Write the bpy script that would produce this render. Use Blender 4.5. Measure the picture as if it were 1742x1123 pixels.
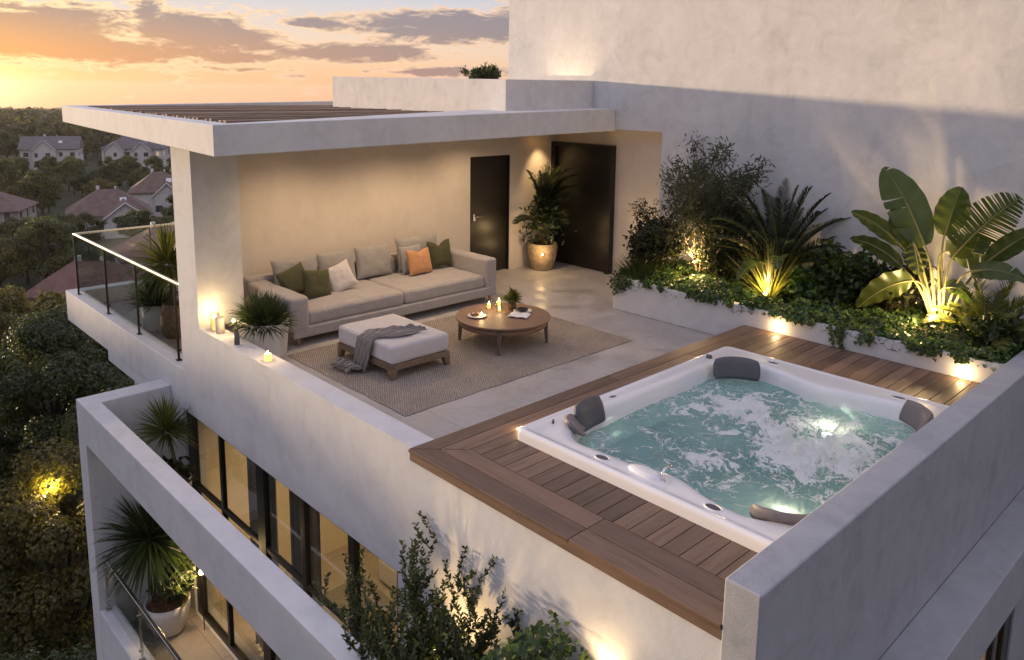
import bpy, bmesh, math, random
import numpy as np
from mathutils import Vector, Matrix, noise as mnoise
R = math.radians
PI = math.pi
rng = random.Random(7)
nr = np.random.RandomState(11)
scene = bpy.context.scene
for o in list(bpy.data.objects):
    bpy.data.objects.remove(o)
COL = scene.collection

# ------------------------------------------------------------------ camera
CAM = (10.407, -3.758, 3.291)
cam = bpy.data.cameras.new('camera')
camo = bpy.data.objects.new('camera', cam); COL.objects.link(camo)
cam.sensor_width = 36; cam.lens = 1331.995 / 1742 * 36
cam.shift_x = 0; cam.shift_y = -184.384 / 1742
cam.clip_start = 0.05; cam.clip_end = 20000
yaw, pitch, roll = R(43.636), R(-9.438), R(0.736)
F = Vector((-math.cos(yaw) * math.cos(pitch), math.sin(yaw) * math.cos(pitch), math.sin(pitch)))
Rv = F.cross(Vector((0, 0, 1))).normalized(); Uv = Rv.cross(F)
R2 = Rv * math.cos(roll) + Uv * math.sin(roll); U2 = -Rv * math.sin(roll) + Uv * math.cos(roll)
M4 = Matrix(((R2.x, U2.x, -F.x, CAM[0]), (R2.y, U2.y, -F.y, CAM[1]), (R2.z, U2.z, -F.z, CAM[2]), (0, 0, 0, 1)))
camo.matrix_world = M4
scene.camera = camo
scene.render.engine = 'CYCLES'
scene.render.resolution_x, scene.render.resolution_y = 1024, 660
scene.view_settings.view_transform = 'Standard'
scene.view_settings.look = 'None'
scene.view_settings.exposure = 0.12
scene.view_settings.gamma = 1.0
scene.cycles.max_bounces = 8
scene.cycles.transparent_max_bounces = 16
scene.cycles.caustics_reflective = False
scene.cycles.caustics_refractive = False
scene.cycles.sample_clamp_indirect = 4.0

# ------------------------------------------------------------------ node helpers
def s2l(c):
    return tuple((x / 255 / 12.92 if x / 255 <= 0.04045 else ((x / 255 + 0.055) / 1.055) ** 2.4) for x in c)
def inp(nt, sock, v):
    if isinstance(v, (int, float)): sock.default_value = v
    elif isinstance(v, (tuple, list)):
        sock.default_value = tuple(v) + (1,) if len(v) == 3 and len(sock.default_value) == 4 else tuple(v)
    else: nt.links.new(v, sock)
def MA(nt, op, a, b=None, c=None, clamp=False):
    n = nt.nodes.new('ShaderNodeMath'); n.operation = op; n.use_clamp = clamp
    inp(nt, n.inputs[0], a)
    if b is not None: inp(nt, n.inputs[1], b)
    if c is not None: inp(nt, n.inputs[2], c)
    return n.outputs[0]
def MIX(nt, f, a, b, bt='MIX'):
    n = nt.nodes.new('ShaderNodeMix'); n.data_type = 'RGBA'; n.blend_type = bt
    inp(nt, n.inputs[0], f); inp(nt, n.inputs[6], a); inp(nt, n.inputs[7], b)
    return n.outputs[2]
def RAMP(nt, f, stops, interp='LINEAR'):
    n = nt.nodes.new('ShaderNodeValToRGB'); n.color_ramp.interpolation = interp
    e = n.color_ramp.elements
    while len(e) < len(stops): e.new(0.5)
    for k, (p, c) in enumerate(stops):
        e[k].position = p
        e[k].color = (tuple(c) + (1,)) if isinstance(c, (tuple, list)) else (c, c, c, 1)
    inp(nt, n.inputs[0], f)
    return n.outputs[0]
def SS(nt, x, a, b):
    n = nt.nodes.new('ShaderNodeMapRange'); n.interpolation_type = 'SMOOTHSTEP'
    inp(nt, n.inputs[0], x); inp(nt, n.inputs[1], a); inp(nt, n.inputs[2], b)
    return n.outputs[0]
def NOISE(nt, vec, scale, detail=4, rough=0.5, dist=0.0, out=0):
    n = nt.nodes.new('ShaderNodeTexNoise')
    n.inputs['Scale'].default_value = scale; n.inputs['Detail'].default_value = detail
    n.inputs['Roughness'].default_value = rough; n.inputs['Distortion'].default_value = dist
    if vec is not None: nt.links.new(vec, n.inputs['Vector'])
    return n.outputs[out]
def COORD(nt, scale=(1, 1, 1), rot=(0, 0, 0), loc=(0, 0, 0), kind='Object'):
    t = nt.nodes.new('ShaderNodeTexCoord'); m = nt.nodes.new('ShaderNodeMapping')
    m.inputs['Scale'].default_value = scale; m.inputs['Rotation'].default_value = rot
    m.inputs['Location'].default_value = loc
    if kind == 'World':
        g = nt.nodes.new('ShaderNodeNewGeometry'); nt.links.new(g.outputs['Position'], m.inputs[0])
    else: nt.links.new(t.outputs[kind], m.inputs[0])
    return m.outputs[0]
def XYZ(nt, v):
    n = nt.nodes.new('ShaderNodeSeparateXYZ'); nt.links.new(v, n.inputs[0]); return n.outputs
def CMB(nt, x, y, z=0.0):
    n = nt.nodes.new('ShaderNodeCombineXYZ'); inp(nt, n.inputs[0], x); inp(nt, n.inputs[1], y); inp(nt, n.inputs[2], z)
    return n.outputs[0]
def BUMP(nt, h, strength=0.3, dist=0.01):
    n = nt.nodes.new('ShaderNodeBump'); n.inputs['Strength'].default_value = strength
    n.inputs['Distance'].default_value = dist; nt.links.new(h, n.inputs['Height']); return n.outputs[0]
def new_mat(name):
    m = bpy.data.materials.new(name); m.use_nodes = True
    nt = m.node_tree; nt.nodes.clear()
    o = nt.nodes.new('ShaderNodeOutputMaterial')
    b = nt.nodes.new('ShaderNodeBsdfPrincipled')
    nt.links.new(b.outputs[0], o.inputs[0])
    return m, nt, b, o

# ------------------------------------------------------------------ world / sky
SUN_AZ = R(-18)      # measured from -X towards +Y, so the sun stands a little on the street side
SUN_EL = R(3.2)
GLOW_AZ, GLOW_EL = R(9.2), R(0.9)
w = bpy.data.worlds.new('World'); scene.world = w; w.use_nodes = True
nt = w.node_tree; nt.nodes.clear()
wo = nt.nodes.new('ShaderNodeOutputWorld'); bg = nt.nodes.new('ShaderNodeBackground')
nt.links.new(bg.outputs[0], wo.inputs[0])
tc = nt.nodes.new('ShaderNodeTexCoord')
x, y, z = XYZ(nt, tc.outputs['Generated'])
el = MA(nt, 'MULTIPLY', MA(nt, 'ARCSINE', z), 180 / PI)
az = MA(nt, 'MULTIPLY', MA(nt, 'ARCTAN2', y, MA(nt, 'MULTIPLY', x, -1.0)), 180 / PI)
# pixel-free coordinates: degrees of azimuth (from -X to +Y) and elevation
eln = MA(nt, 'DIVIDE', MA(nt, 'ADD', el, 1.35), 90.0, clamp=True)
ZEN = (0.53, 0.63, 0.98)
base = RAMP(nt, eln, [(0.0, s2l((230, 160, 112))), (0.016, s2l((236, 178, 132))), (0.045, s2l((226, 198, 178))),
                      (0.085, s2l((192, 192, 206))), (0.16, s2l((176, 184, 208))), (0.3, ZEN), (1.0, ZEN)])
# away from the sunset the horizon turns mauve
azd = MA(nt, 'ABSOLUTE', MA(nt, 'SUBTRACT', az, GLOW_AZ * 180 / PI))
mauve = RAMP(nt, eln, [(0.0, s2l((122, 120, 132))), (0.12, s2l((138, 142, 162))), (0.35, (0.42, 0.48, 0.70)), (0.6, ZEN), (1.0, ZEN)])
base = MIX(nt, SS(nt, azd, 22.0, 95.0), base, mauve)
# glow round the low sun
def gauss(cx, cy, sx, sy):
    u = MA(nt, 'DIVIDE', MA(nt, 'SUBTRACT', az, cx), sx); v = MA(nt, 'DIVIDE', MA(nt, 'SUBTRACT', el, cy), sy)
    r2 = MA(nt, 'ADD', MA(nt, 'MULTIPLY', u, u), MA(nt, 'MULTIPLY', v, v))
    return MA(nt, 'EXPONENT', MA(nt, 'MULTIPLY', r2, -1.0))
gl = gauss(7.4, 0.3, 7.0, 1.5)
gl2 = gauss(6.0, -0.4, 22.0, 4.2)
base = MIX(nt, MA(nt, 'MULTIPLY', gl2, 0.45), base, s2l((242, 174, 112)))
base = MIX(nt, MA(nt, 'MULTIPLY', gl, 0.97, clamp=True), base, s2l((255, 228, 140)))
base = MIX(nt, gauss(9.6, -0.15, 2.4, 1.3), base, (1.35, 1.05, 0.52))
# clouds: noise in azimuth/elevation, with a few large banks
cv = CMB(nt, MA(nt, 'MULTIPLY', az, 0.16), MA(nt, 'MULTIPLY', el, 0.52), 3.1)
n1 = NOISE(nt, cv, 1.0, 7, 0.62, 0.5)
cv2 = CMB(nt, MA(nt, 'MULTIPLY', az, 0.5), MA(nt, 'MULTIPLY', el, 1.9), 8.0)
n2 = NOISE(nt, cv2, 1.0, 8, 0.66, 0.5)
cloudn = MA(nt, 'ADD', MA(nt, 'MULTIPLY', n1, 0.50), MA(nt, 'MULTIPLY', n2, 0.50))
def px2ang(px, py):
    d = F + R2 * ((px - 871) / 1332.0) - U2 * ((py - 561.5 + 184.4) / 1332.0)
    d.normalize()
    return math.degrees(math.atan2(d.y, -d.x)), math.degrees(math.asin(d.z))
bank = None
for (px, py, sx, sy, a) in [(20, 60, 6.5, 1.5, .40), (130, 30, 3.0, .9, .28), (195, 84, 6.0, .85, .34), (330, 58, 3.4, 1.35, .34), (250, 14, .9, 1.1, .24),
                            (420, 72, 4.0, .95, .30), (400, 95, 3.4, .55, .26), (528, 38, 2.2, .45, .26), (600, 90, 7.0, .7, .32), (560, 84, 2.6, .6, .2), (790, 46, 6.5, 1.15, .36),
                            (700, 30, 3.0, .3, .2), (740, 122, 6.0, .4, .24), (470, 20, 2.5, .25, .12), (250, 112, 4.5, .3, .12), (420, 118, 4.0, .18, .12)]:
    a0, e0 = px2ang(px, py)
    g = MA(nt, 'MULTIPLY', gauss(a0, e0, sx, sy), a)
    bank = g if bank is None else MA(nt, 'MAXIMUM', bank, g)
high = SS(nt, el, 9.0, 20.0)
cov = MA(nt, 'ADD', MA(nt, 'ADD', cloudn, bank), MA(nt, 'MULTIPLY', high, 0.06))
mask = SS(nt, cov, 0.548, 0.612)
dark = SS(nt, cov, 0.58, 0.72)
near = MA(nt, 'EXPONENT', MA(nt, 'MULTIPLY', azd, -0.075))
lowf = SS(nt, el, 5.4, 1.8)
edgec = MIX(nt, near, s2l((226, 188, 168)), (1.15, .80, .40))
bodyc = MIX(nt, MA(nt, 'MULTIPLY', near, 0.9), s2l((118, 110, 132)), s2l((142, 106, 106)))
bodyc = MIX(nt, MA(nt, 'MULTIPLY', MA(nt, 'MULTIPLY', lowf, near), 1.0, clamp=True), bodyc, s2l((224, 146, 88)))
cloudc = MIX(nt, dark, edgec, bodyc)
skyc = MIX(nt, MA(nt, 'MULTIPLY', mask, 0.93), base, cloudc)
below = SS(nt, el, -1.7, -3.5)
skyc = MIX(nt, below, skyc, s2l((120, 100, 88)))
sk = nt.nodes.new('ShaderNodeTexSky'); sk.sky_type = 'NISHITA'; sk.sun_disc = False
sk.sun_elevation = SUN_EL; sk.sun_rotation = PI * 1.5 + SUN_AZ; sk.altitude = 100
add = MIX(nt, 0.04, skyc, sk.outputs[0], 'ADD')
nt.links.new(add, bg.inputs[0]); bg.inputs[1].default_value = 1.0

# ------------------------------------------------------------------ sun
sun = bpy.data.lights.new('sun', 'SUN'); suno = bpy.data.objects.new('sun', sun); COL.objects.link(suno)
sun.energy = 5.0; sun.angle = R(1.5); sun.color = (1.0, 0.73, 0.46)
sd = Vector((-math.cos(SUN_AZ) * math.cos(SUN_EL), math.sin(SUN_AZ) * math.cos(SUN_EL), math.sin(SUN_EL)))
suno.rotation_euler = sd.to_track_quat('Z', 'Y').to_euler(); suno.location = (-30, -10, 20)

# ------------------------------------------------------------------ materials
MATS = {}
def plaster(name, c, bump=0.25, stain=0.12, rough=0.85, sc=1.0):
    m, nt, b, o = new_mat(name)
    v = COORD(nt, kind='World')
    n1 = NOISE(nt, v, 0.9 * sc, 5, 0.6, 0.4); n2 = NOISE(nt, v, 6 * sc, 6, 0.7); n3 = NOISE(nt, v, 70, 3, 0.6)
    vs = COORD(nt, (3.5, 3.5, 0.5), kind='World'); n4 = NOISE(nt, vs, 1.2, 5, 0.65)
    f = MA(nt, 'ADD', MA(nt, 'MULTIPLY', n1, 0.5), MA(nt, 'ADD', MA(nt, 'MULTIPLY', n2, 0.3), MA(nt, 'MULTIPLY', n4, 0.3)))
    lo = tuple(x * (1 - stain) for x in c); hi = tuple(min(0.9, x * (1 + stain * 0.7)) for x in c)
    n5 = NOISE(nt, v, 2.6 * sc, 8, 0.72, 1.2)
    f = MA(nt, 'ADD', MA(nt, 'MULTIPLY', f, 0.55), MA(nt, 'MULTIPLY', n5, 0.48))
    cc = RAMP(nt, f, [(0.42, lo), (0.53, c), (0.64, hi)])
    nt.links.new(cc, b.inputs['Base Color']); b.inputs['Roughness'].default_value = rough
    h = MA(nt, 'ADD', MA(nt, 'MULTIPLY', n3, 0.4), MA(nt, 'MULTIPLY', n2, 1.0))
    nt.links.new(BUMP(nt, h, bump, 0.012), b.inputs['Normal'])
    return m
def simple(name, c, rough=0.5, metal=0.0, var=0.0, vs=8, bump=0.0, bs=60, emit=None, es=0.0, coat=0.0):
    m, nt, b, o = new_mat(name)
    b.inputs['Roughness'].default_value = rough; b.inputs['Metallic'].default_value = metal
    v = COORD(nt)
    if var > 0:
        n = NOISE(nt, v, vs, 5, 0.6)
        cc = RAMP(nt, n, [(0.3, tuple(x * (1 - var) for x in c)), (0.7, tuple(min(1, x * (1 + var)) for x in c))])
        nt.links.new(cc, b.inputs['Base Color'])
    else: b.inputs['Base Color'].default_value = tuple(c) + (1,)
    if bump > 0: nt.links.new(BUMP(nt, NOISE(nt, v, bs, 4, 0.6), bump, 0.004), b.inputs['Normal'])
    if emit: b.inputs['Emission Color'].default_value = tuple(emit) + (1,); b.inputs['Emission Strength'].default_value = es
    if coat: b.inputs['Coat Weight'].default_value = coat; b.inputs['Coat Roughness'].default_value = 0.08
    return m
M = MATS
M['plaster'] = plaster('plaster', (0.605, 0.605, 0.61), stain=0.12)
M['plaster_in'] = plaster('plaster_in', (0.60, 0.54, 0.48), 0.15, 0.08)
M['plaster_tower'] = plaster('plaster_tower', (0.68, 0.66, 0.64), 0.40, 0.15)
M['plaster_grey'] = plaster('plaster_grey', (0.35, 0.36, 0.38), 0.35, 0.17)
M['wall_room'] = plaster('wall_room', (0.72, 0.62, 0.48), 0.1, 0.05)
M['black_metal'] = simple('black_metal', (0.012, 0.011, 0.011), 0.38, 0.2, bump=0.03)
M['door_black'] = simple('door_black', (0.010, 0.008, 0.007), 0.32, 0.0, var=0.3, vs=3, bump=0.05, bs=20)
M['steel'] = simple('steel', (0.55, 0.52, 0.48), 0.22, 1.0, bump=0.02)
M['brass_rail'] = simple('brass_rail', (0.86, 0.80, 0.62), 0.3, 0.75)
M['chrome'] = simple('chrome', (0.8, 0.8, 0.82), 0.12, 1.0)
M['soil'] = simple('soil', (0.035, 0.022, 0.014), 0.95, var=0.6, vs=40, bump=1.0, bs=90)
M['bark_chips'] = simple('bark_chips', (0.16, 0.075, 0.035), 0.9, var=0.6, vs=25, bump=1.0, bs=45)
M['ceramic'] = simple('ceramic', (0.56, 0.51, 0.45), 0.7, var=0.14, vs=6, bump=0.25, bs=50)
M['ceramic_white'] = simple('ceramic_white', (0.60, 0.58, 0.56), 0.75, var=0.12, vs=5, bump=0.2, bs=60)
M['acrylic'] = simple('acrylic', (0.80, 0.79, 0.78), 0.16, var=0.03, vs=2, coat=0.5)
M['rubber_grey'] = simple('rubber_grey', (0.085, 0.085, 0.095), 0.45, var=0.1, bump=0.05, bs=120)
M['rubber_taupe'] = simple('rubber_taupe', (0.20, 0.17, 0.165), 0.5, var=0.1, bump=0.05, bs=120)
M['wax'] = simple('wax', (0.85, 0.6, 0.3), 0.6, emit=(1.0, 0.50, 0.12), es=1.6)
M['flame'] = simple('flame', (1, 0.8, 0.4), 0.6, emit=(1.0, 0.62, 0.2), es=30)
M['lamp_glow'] = simple('lamp_glow', (1, 0.85, 0.6), 0.5, emit=(1.0, 0.70, 0.34), es=14)
M['pool_glow'] = simple('pool_glow', (1, 1, 0.85), 0.5, emit=(1.0, 0.97, 0.72), es=22)
M['white_paint'] = simple('white_paint', (0.7, 0.68, 0.65), 0.6, var=0.08)
M['shell_dark'] = simple('shell_dark', (0.03, 0.03, 0.03), 0.6)
M['porcelain'] = simple('porcelain', (0.75, 0.73, 0.70), 0.25)
M['food'] = simple('food', (0.18, 0.08, 0.03), 0.6, var=0.6, vs=30, bump=0.6, bs=60)
M['paper'] = simple('paper', (0.72, 0.70, 0.70), 0.8, var=0.15, vs=14)

def fabric(name, c, sc=260, var=0.10, wr=0.25, sheen=0.3):
    m, nt, b, o = new_mat(name)
    v = COORD(nt)
    n = NOISE(nt, v, 5, 4, 0.6); nf = NOISE(nt, v, sc, 2, 0.6)
    f = MA(nt, 'ADD', MA(nt, 'MULTIPLY', n, 0.6), MA(nt, 'MULTIPLY', nf, 0.4))
    nt.links.new(RAMP(nt, f, [(0.3, tuple(x * (1 - var) for x in c)), (0.7, tuple(min(1, x * (1 + var)) for x in c))]), b.inputs['Base Color'])
    b.inputs['Roughness'].default_value = 0.92; b.inputs['Sheen Weight'].default_value = sheen
    wv = COORD(nt, (2.0, 2.0, 2.0)); wn = NOISE(nt, wv, 2.6, 3, 0.5, 1.6)
    h = MA(nt, 'ADD', MA(nt, 'MULTIPLY', nf, 0.06), MA(nt, 'MULTIPLY', wn, wr))
    nt.links.new(BUMP(nt, h, 0.55, 0.05), b.inputs['Normal'])
    return m
M['sofa'] = fabric('sofa_fabric', (0.37, 0.34, 0.325), wr=.6)
M['sofa_back'] = fabric('sofa_back_fabric', (0.30, 0.285, 0.275))
M['ottoman'] = fabric('ottoman_fabric', (0.56, 0.53, 0.52), wr=0.1)
M['green'] = fabric('green_fabric', (0.062, 0.062, 0.026), sheen=0.1)
M['orange'] = fabric('orange_fabric', (0.50, 0.25, 0.11))
M['white_fab'] = fabric('white_fabric', (0.60, 0.56, 0.55))
M['throw'] = fabric('throw_fabric', (0.24, 0.215, 0.19), var=0.2, wr=0.6)

def wood(name, c, axis='X', scale=1.0, rough=0.55, contrast=0.45):
    m, nt, b, o = new_mat(name)
    s = {'X': (0.6, 9, 9), 'Y': (9, 0.6, 9), 'Z': (9, 9, 0.6)}[axis]
    v = COORD(nt, tuple(k * scale for k in s), kind='World')
    ri = nt.nodes.new('ShaderNodeObjectInfo')
    g = nt.nodes.new('ShaderNodeNewGeometry')
    off = nt.nodes.new('ShaderNodeVectorMath'); off.operation = 'ADD'
    nt.links.new(v, off.inputs[0])
    nt.links.new(CMB(nt, MA(nt, 'MULTIPLY', g.outputs['Random Per Island'], 50.0), MA(nt, 'MULTIPLY', g.outputs['Random Per Island'], 31.0)), off.inputs[1])
    n = NOISE(nt, off.outputs[0], 2.2, 7, 0.68, 0.8)
    n2 = NOISE(nt, off.outputs[0], 9.0, 3, 0.6)
    f = MA(nt, 'ADD', MA(nt, 'MULTIPLY', n, 0.75), MA(nt, 'MULTIPLY', n2, 0.25))
    cc = RAMP(nt, f, [(0.32, tuple(x * (1 - contrast) for x in c)), (0.5, c), (0.72, tuple(x * (1 + contrast * 0.9) for x in c))])
    tone = MA(nt, 'ADD', 0.62, MA(nt, 'MULTIPLY', g.outputs['Random Per Island'], 0.72))
    cc = MIX(nt, 1.0, cc, CMB(nt, tone, tone, tone), 'MULTIPLY')
    nt.links.new(cc, b.inputs['Base Color']); b.inputs['Roughness'].default_value = rough
    nt.links.new(BUMP(nt, f, 0.25, 0.004), b.inputs['Normal'])
    return m
M['deckX'] = wood('deck_wood_x', (0.165, 0.102, 0.068), 'X')
M['deckY'] = wood('deck_wood_y', (0.165, 0.102, 0.068), 'Y')
M['table_wood'] = wood('table_wood', (0.23, 0.135, 0.09), 'X', 1.5, 0.5, 0.3)
M['table_leg'] = wood('table_leg_wood', (0.15, 0.10, 0.07), 'Z', 1.5)
M['ott_wood'] = wood('ottoman_wood', (0.22, 0.15, 0.10), 'X', 1.5)
M['sofa_leg'] = wood('sofa_leg_wood', (0.45, 0.24, 0.12), 'Z', 2)
M['slat'] = wood('slat_wood', (0.27, 0.19, 0.13), 'Y', 1.2, 0.8)

def m_tiles(name, c, sx, sy, ox, oy, gap=0.006, var=0.1, rough=0.55, gloss_var=0.2):
    m, nt, b, o = new_mat(name)
    v = COORD(nt, kind='World'); X, Y, Z = XYZ(nt, v)
    def line(u, s, o_):
        k = MA(nt, 'FRACT', MA(nt, 'DIVIDE', MA(nt, 'SUBTRACT', u, o_), s))
        d = MA(nt, 'MINIMUM', k, MA(nt, 'SUBTRACT', 1.0, k))
        return MA(nt, 'LESS_THAN', MA(nt, 'MULTIPLY', d, s), gap)
    ln = MA(nt, 'MAXIMUM', line(X, sx, ox), line(Y, sy, oy))
    cell = CMB(nt, MA(nt, 'FLOOR', MA(nt, 'DIVIDE', MA(nt, 'SUBTRACT', X, ox), sx)), MA(nt, 'FLOOR', MA(nt, 'DIVIDE', MA(nt, 'SUBTRACT', Y, oy), sy)))
    wn = nt.nodes.new('ShaderNodeTexWhiteNoise'); nt.links.new(cell, wn.inputs[0])
    n = NOISE(nt, v, 1.7, 7, 0.65, 0.8); n2 = NOISE(nt, v, 14, 4, 0.6)
    f = MA(nt, 'ADD', MA(nt, 'MULTIPLY', n, 0.7), MA(nt, 'MULTIPLY', n2, 0.3))
    cc = RAMP(nt, f, [(0.3, tuple(x * (1 - 2.4 * var) for x in c)), (0.5, c), (0.7, tuple(x * (1 + 1.6 * var) for x in c))])
    t = MA(nt, 'ADD', 0.93, MA(nt, 'MULTIPLY', wn.outputs[0], 0.14))
    cc = MIX(nt, 1.0, cc, CMB(nt, t, t, t), 'MULTIPLY')
    cc = MIX(nt, ln, cc, tuple(x * 0.62 for x in c))
    nt.links.new(cc, b.inputs['Base Color'])
    nt.links.new(RAMP(nt, n, [(0.35, rough - gloss_var), (0.65, rough + gloss_var)]), b.inputs['Roughness'])
    h = MA(nt, 'SUBTRACT', MA(nt, 'MULTIPLY', n2, 0.3), ln)
    nt.links.new(BUMP(nt, h, 0.3, 0.005), b.inputs['Normal'])
    return m
M['floor_tile'] = m_tiles('floor_tile', (0.40, 0.375, 0.36), 2.35, 2.35, 3.27, 0.95, gap=0.004, var=.14, rough=0.5)
M['room_tile'] = m_tiles('room_tile', (0.46, 0.40, 0.33), 1.2, 1.2, 0.2, 0.3, rough=0.4)
M['balcony_tile'] = m_tiles('balcony_tile', (0.33, 0.29, 0.26), 1.1, 0.9, 0.1, -0.12, rough=0.6)

# rug: coarse woven loops
m, nt, b, o = new_mat('rug_weave'); M['rug'] = m
v = COORD(nt, kind='World'); X, Y, Z = XYZ(nt, v)
nw = NOISE(nt, v, 9, 3, 0.6)
def wave(u, k): return MA(nt, 'SINE', MA(nt, 'MULTIPLY', MA(nt, 'ADD', u, MA(nt, 'MULTIPLY', nw, 0.02)), k))
a_ = wave(X, 2 * PI / 0.045); b_ = wave(Y, 2 * PI / 0.03)
wv = MA(nt, 'MULTIPLY', a_, b_)
nn = NOISE(nt, v, 45, 3, 0.7); nl = NOISE(nt, v, 1.6, 4, 0.6)
f = MA(nt, 'ADD', MA(nt, 'MULTIPLY', wv, 0.18), MA(nt, 'ADD', MA(nt, 'MULTIPLY', nn, 0.6), MA(nt, 'MULTIPLY', nl, 0.3)))
nt.links.new(RAMP(nt, f, [(0.2, (0.15, 0.12, 0.09)), (0.45, (0.37, 0.31, 0.255)), (0.72, (0.62, 0.55, 0.47))]), b.inputs['Base Color'])
b.inputs['Roughness'].default_value = 0.95
nt.links.new(BUMP(nt, MA(nt, 'ADD', wv, nn), 0.9, 0.01), b.inputs['Normal'])

# glass: thin architectural pane
def glass(name, tint=(0.93, 0.96, 0.95), refl=0.09, rough=0.0):
    m = bpy.data.materials.new(name); m.use_nodes = True; nt = m.node_tree; nt.nodes.clear()
    o = nt.nodes.new('ShaderNodeOutputMaterial'); mx = nt.nodes.new('ShaderNodeMixShader')
    t = nt.nodes.new('ShaderNodeBsdfTransparent'); t.inputs[0].default_value = tint + (1,)
    g = nt.nodes.new('ShaderNodeBsdfGlossy'); g.inputs['Roughness'].default_value = rough
    lw = nt.nodes.new('ShaderNodeLayerWeight'); lw.inputs[0].default_value = 0.5
    fac = MA(nt, 'ADD', refl * 0.5, MA(nt, 'MULTIPLY', MA(nt, 'POWER', lw.outputs['Facing'], 4.0), 0.55))
    nt.links.new(fac, mx.inputs[0]); nt.links.new(t.outputs[0], mx.inputs[1]); nt.links.new(g.outputs[0], mx.inputs[2])
    nt.links.new(mx.outputs[0], o.inputs[0]); return m
M['glass'] = glass('rail_glass')
M['window_glass'] = glass('window_glass', (0.86, 0.86, 0.84), 0.12)

# foliage
def foliage(name, c1, c2, c3=None, trans=0.35, rough=0.45, nscale=1.5):
    m = bpy.data.materials.new(name); m.use_nodes = True; nt = m.node_tree; nt.nodes.clear()
    o = nt.nodes.new('ShaderNodeOutputMaterial')
    b = nt.nodes.new('ShaderNodeBsdfPrincipled'); t = nt.nodes.new('ShaderNodeBsdfTranslucent'); mx = nt.nodes.new('ShaderNodeMixShader')
    g = nt.nodes.new('ShaderNodeNewGeometry')
    n = NOISE(nt, COORD(nt), nscale, 3, 0.6)
    f = MA(nt, 'ADD', MA(nt, 'MULTIPLY', g.outputs['Random Per Island'], 0.55), MA(nt, 'MULTIPLY', n, 0.5))
    c3 = c3 or tuple(x * 1.4 for x in c2)
    cc = RAMP(nt, f, [(0.15, c1), (0.55, c2), (0.95, c3)])
    oi = nt.nodes.new('ShaderNodeObjectInfo')
    tv = MA(nt, 'ADD', 0.75, MA(nt, 'MULTIPLY', oi.outputs['Random'], 0.5))
    cc = MIX(nt, 1.0, cc, CMB(nt, tv, tv, MA(nt, 'MULTIPLY', tv, 0.95)), 'MULTIPLY')
    nt.links.new(cc, b.inputs['Base Color']); b.inputs['Roughness'].default_value = rough
    tcn = MIX(nt, 1.0, cc, (1.5, 1.6, 0.7), 'MULTIPLY'); nt.links.new(tcn, t.inputs[0])
    mx.inputs[0].default_value = trans
    nt.links.new(b.outputs[0], mx.inputs[1]); nt.links.new(t.outputs[0], mx.inputs[2]); nt.links.new(mx.outputs[0], o.inputs[0])
    return m
M['tree_leaf'] = foliage('tree_leaf', (0.022, 0.032, 0.009), (0.085, 0.10, 0.024), (0.21, 0.19, 0.045))
M['tree_leaf_dark'] = foliage('tree_leaf_dark', (0.014, 0.024, 0.009), (0.055, 0.075, 0.024), (0.13, 0.15, 0.045))
M['tree_leaf_gold'] = foliage('tree_leaf_gold', (0.045, 0.042, 0.009), (0.15, 0.13, 0.026), (0.30, 0.24, 0.055))
M['shrub'] = foliage('shrub_leaf', (0.02, 0.035, 0.015), (0.05, 0.075, 0.03), (0.10, 0.12, 0.045))
M['olive'] = foliage('olive_leaf', (0.045, 0.055, 0.032), (0.09, 0.10, 0.06), (0.15, 0.15, 0.09))
M['ivy'] = foliage('ivy_leaf', (0.012, 0.032, 0.010), (0.05, 0.095, 0.026), (0.18, 0.24, 0.05), nscale=3)
M['palm'] = foliage('palm_leaf', (0.015, 0.028, 0.014), (0.035, 0.055, 0.022), (0.06, 0.08, 0.03), rough=0.4)
M['yucca'] = foliage('yucca_leaf', (0.04, 0.055, 0.014), (0.10, 0.115, 0.028), (0.22, 0.20, 0.06))
M['banana'] = foliage('banana_leaf', (0.035, 0.06, 0.018), (0.07, 0.10, 0.026), (0.13, 0.15, 0.04), trans=0.45, rough=0.35)
M['grass_blade'] = foliage('grass_blade', (0.10, 0.12, 0.03), (0.2, 0.2, 0.06), (0.3, 0.28, 0.1))
M['dark_leaf'] = foliage('dark_leaf', (0.014, 0.018, 0.01), (0.03, 0.036, 0.016), (0.08, 0.07, 0.03))
M['stalk'] = simple('stalk', (0.20, 0.19, 0.07), 0.6, var=0.3, vs=10)
M['bark'] = simple('bark', (0.07, 0.05, 0.035), 0.9, var=0.4, vs=12, bump=0.6, bs=30)
M['bark_pale'] = simple('bark_pale', (0.24, 0.19, 0.12), 0.85, var=0.3, vs=12, bump=0.5, bs=40)

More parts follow.
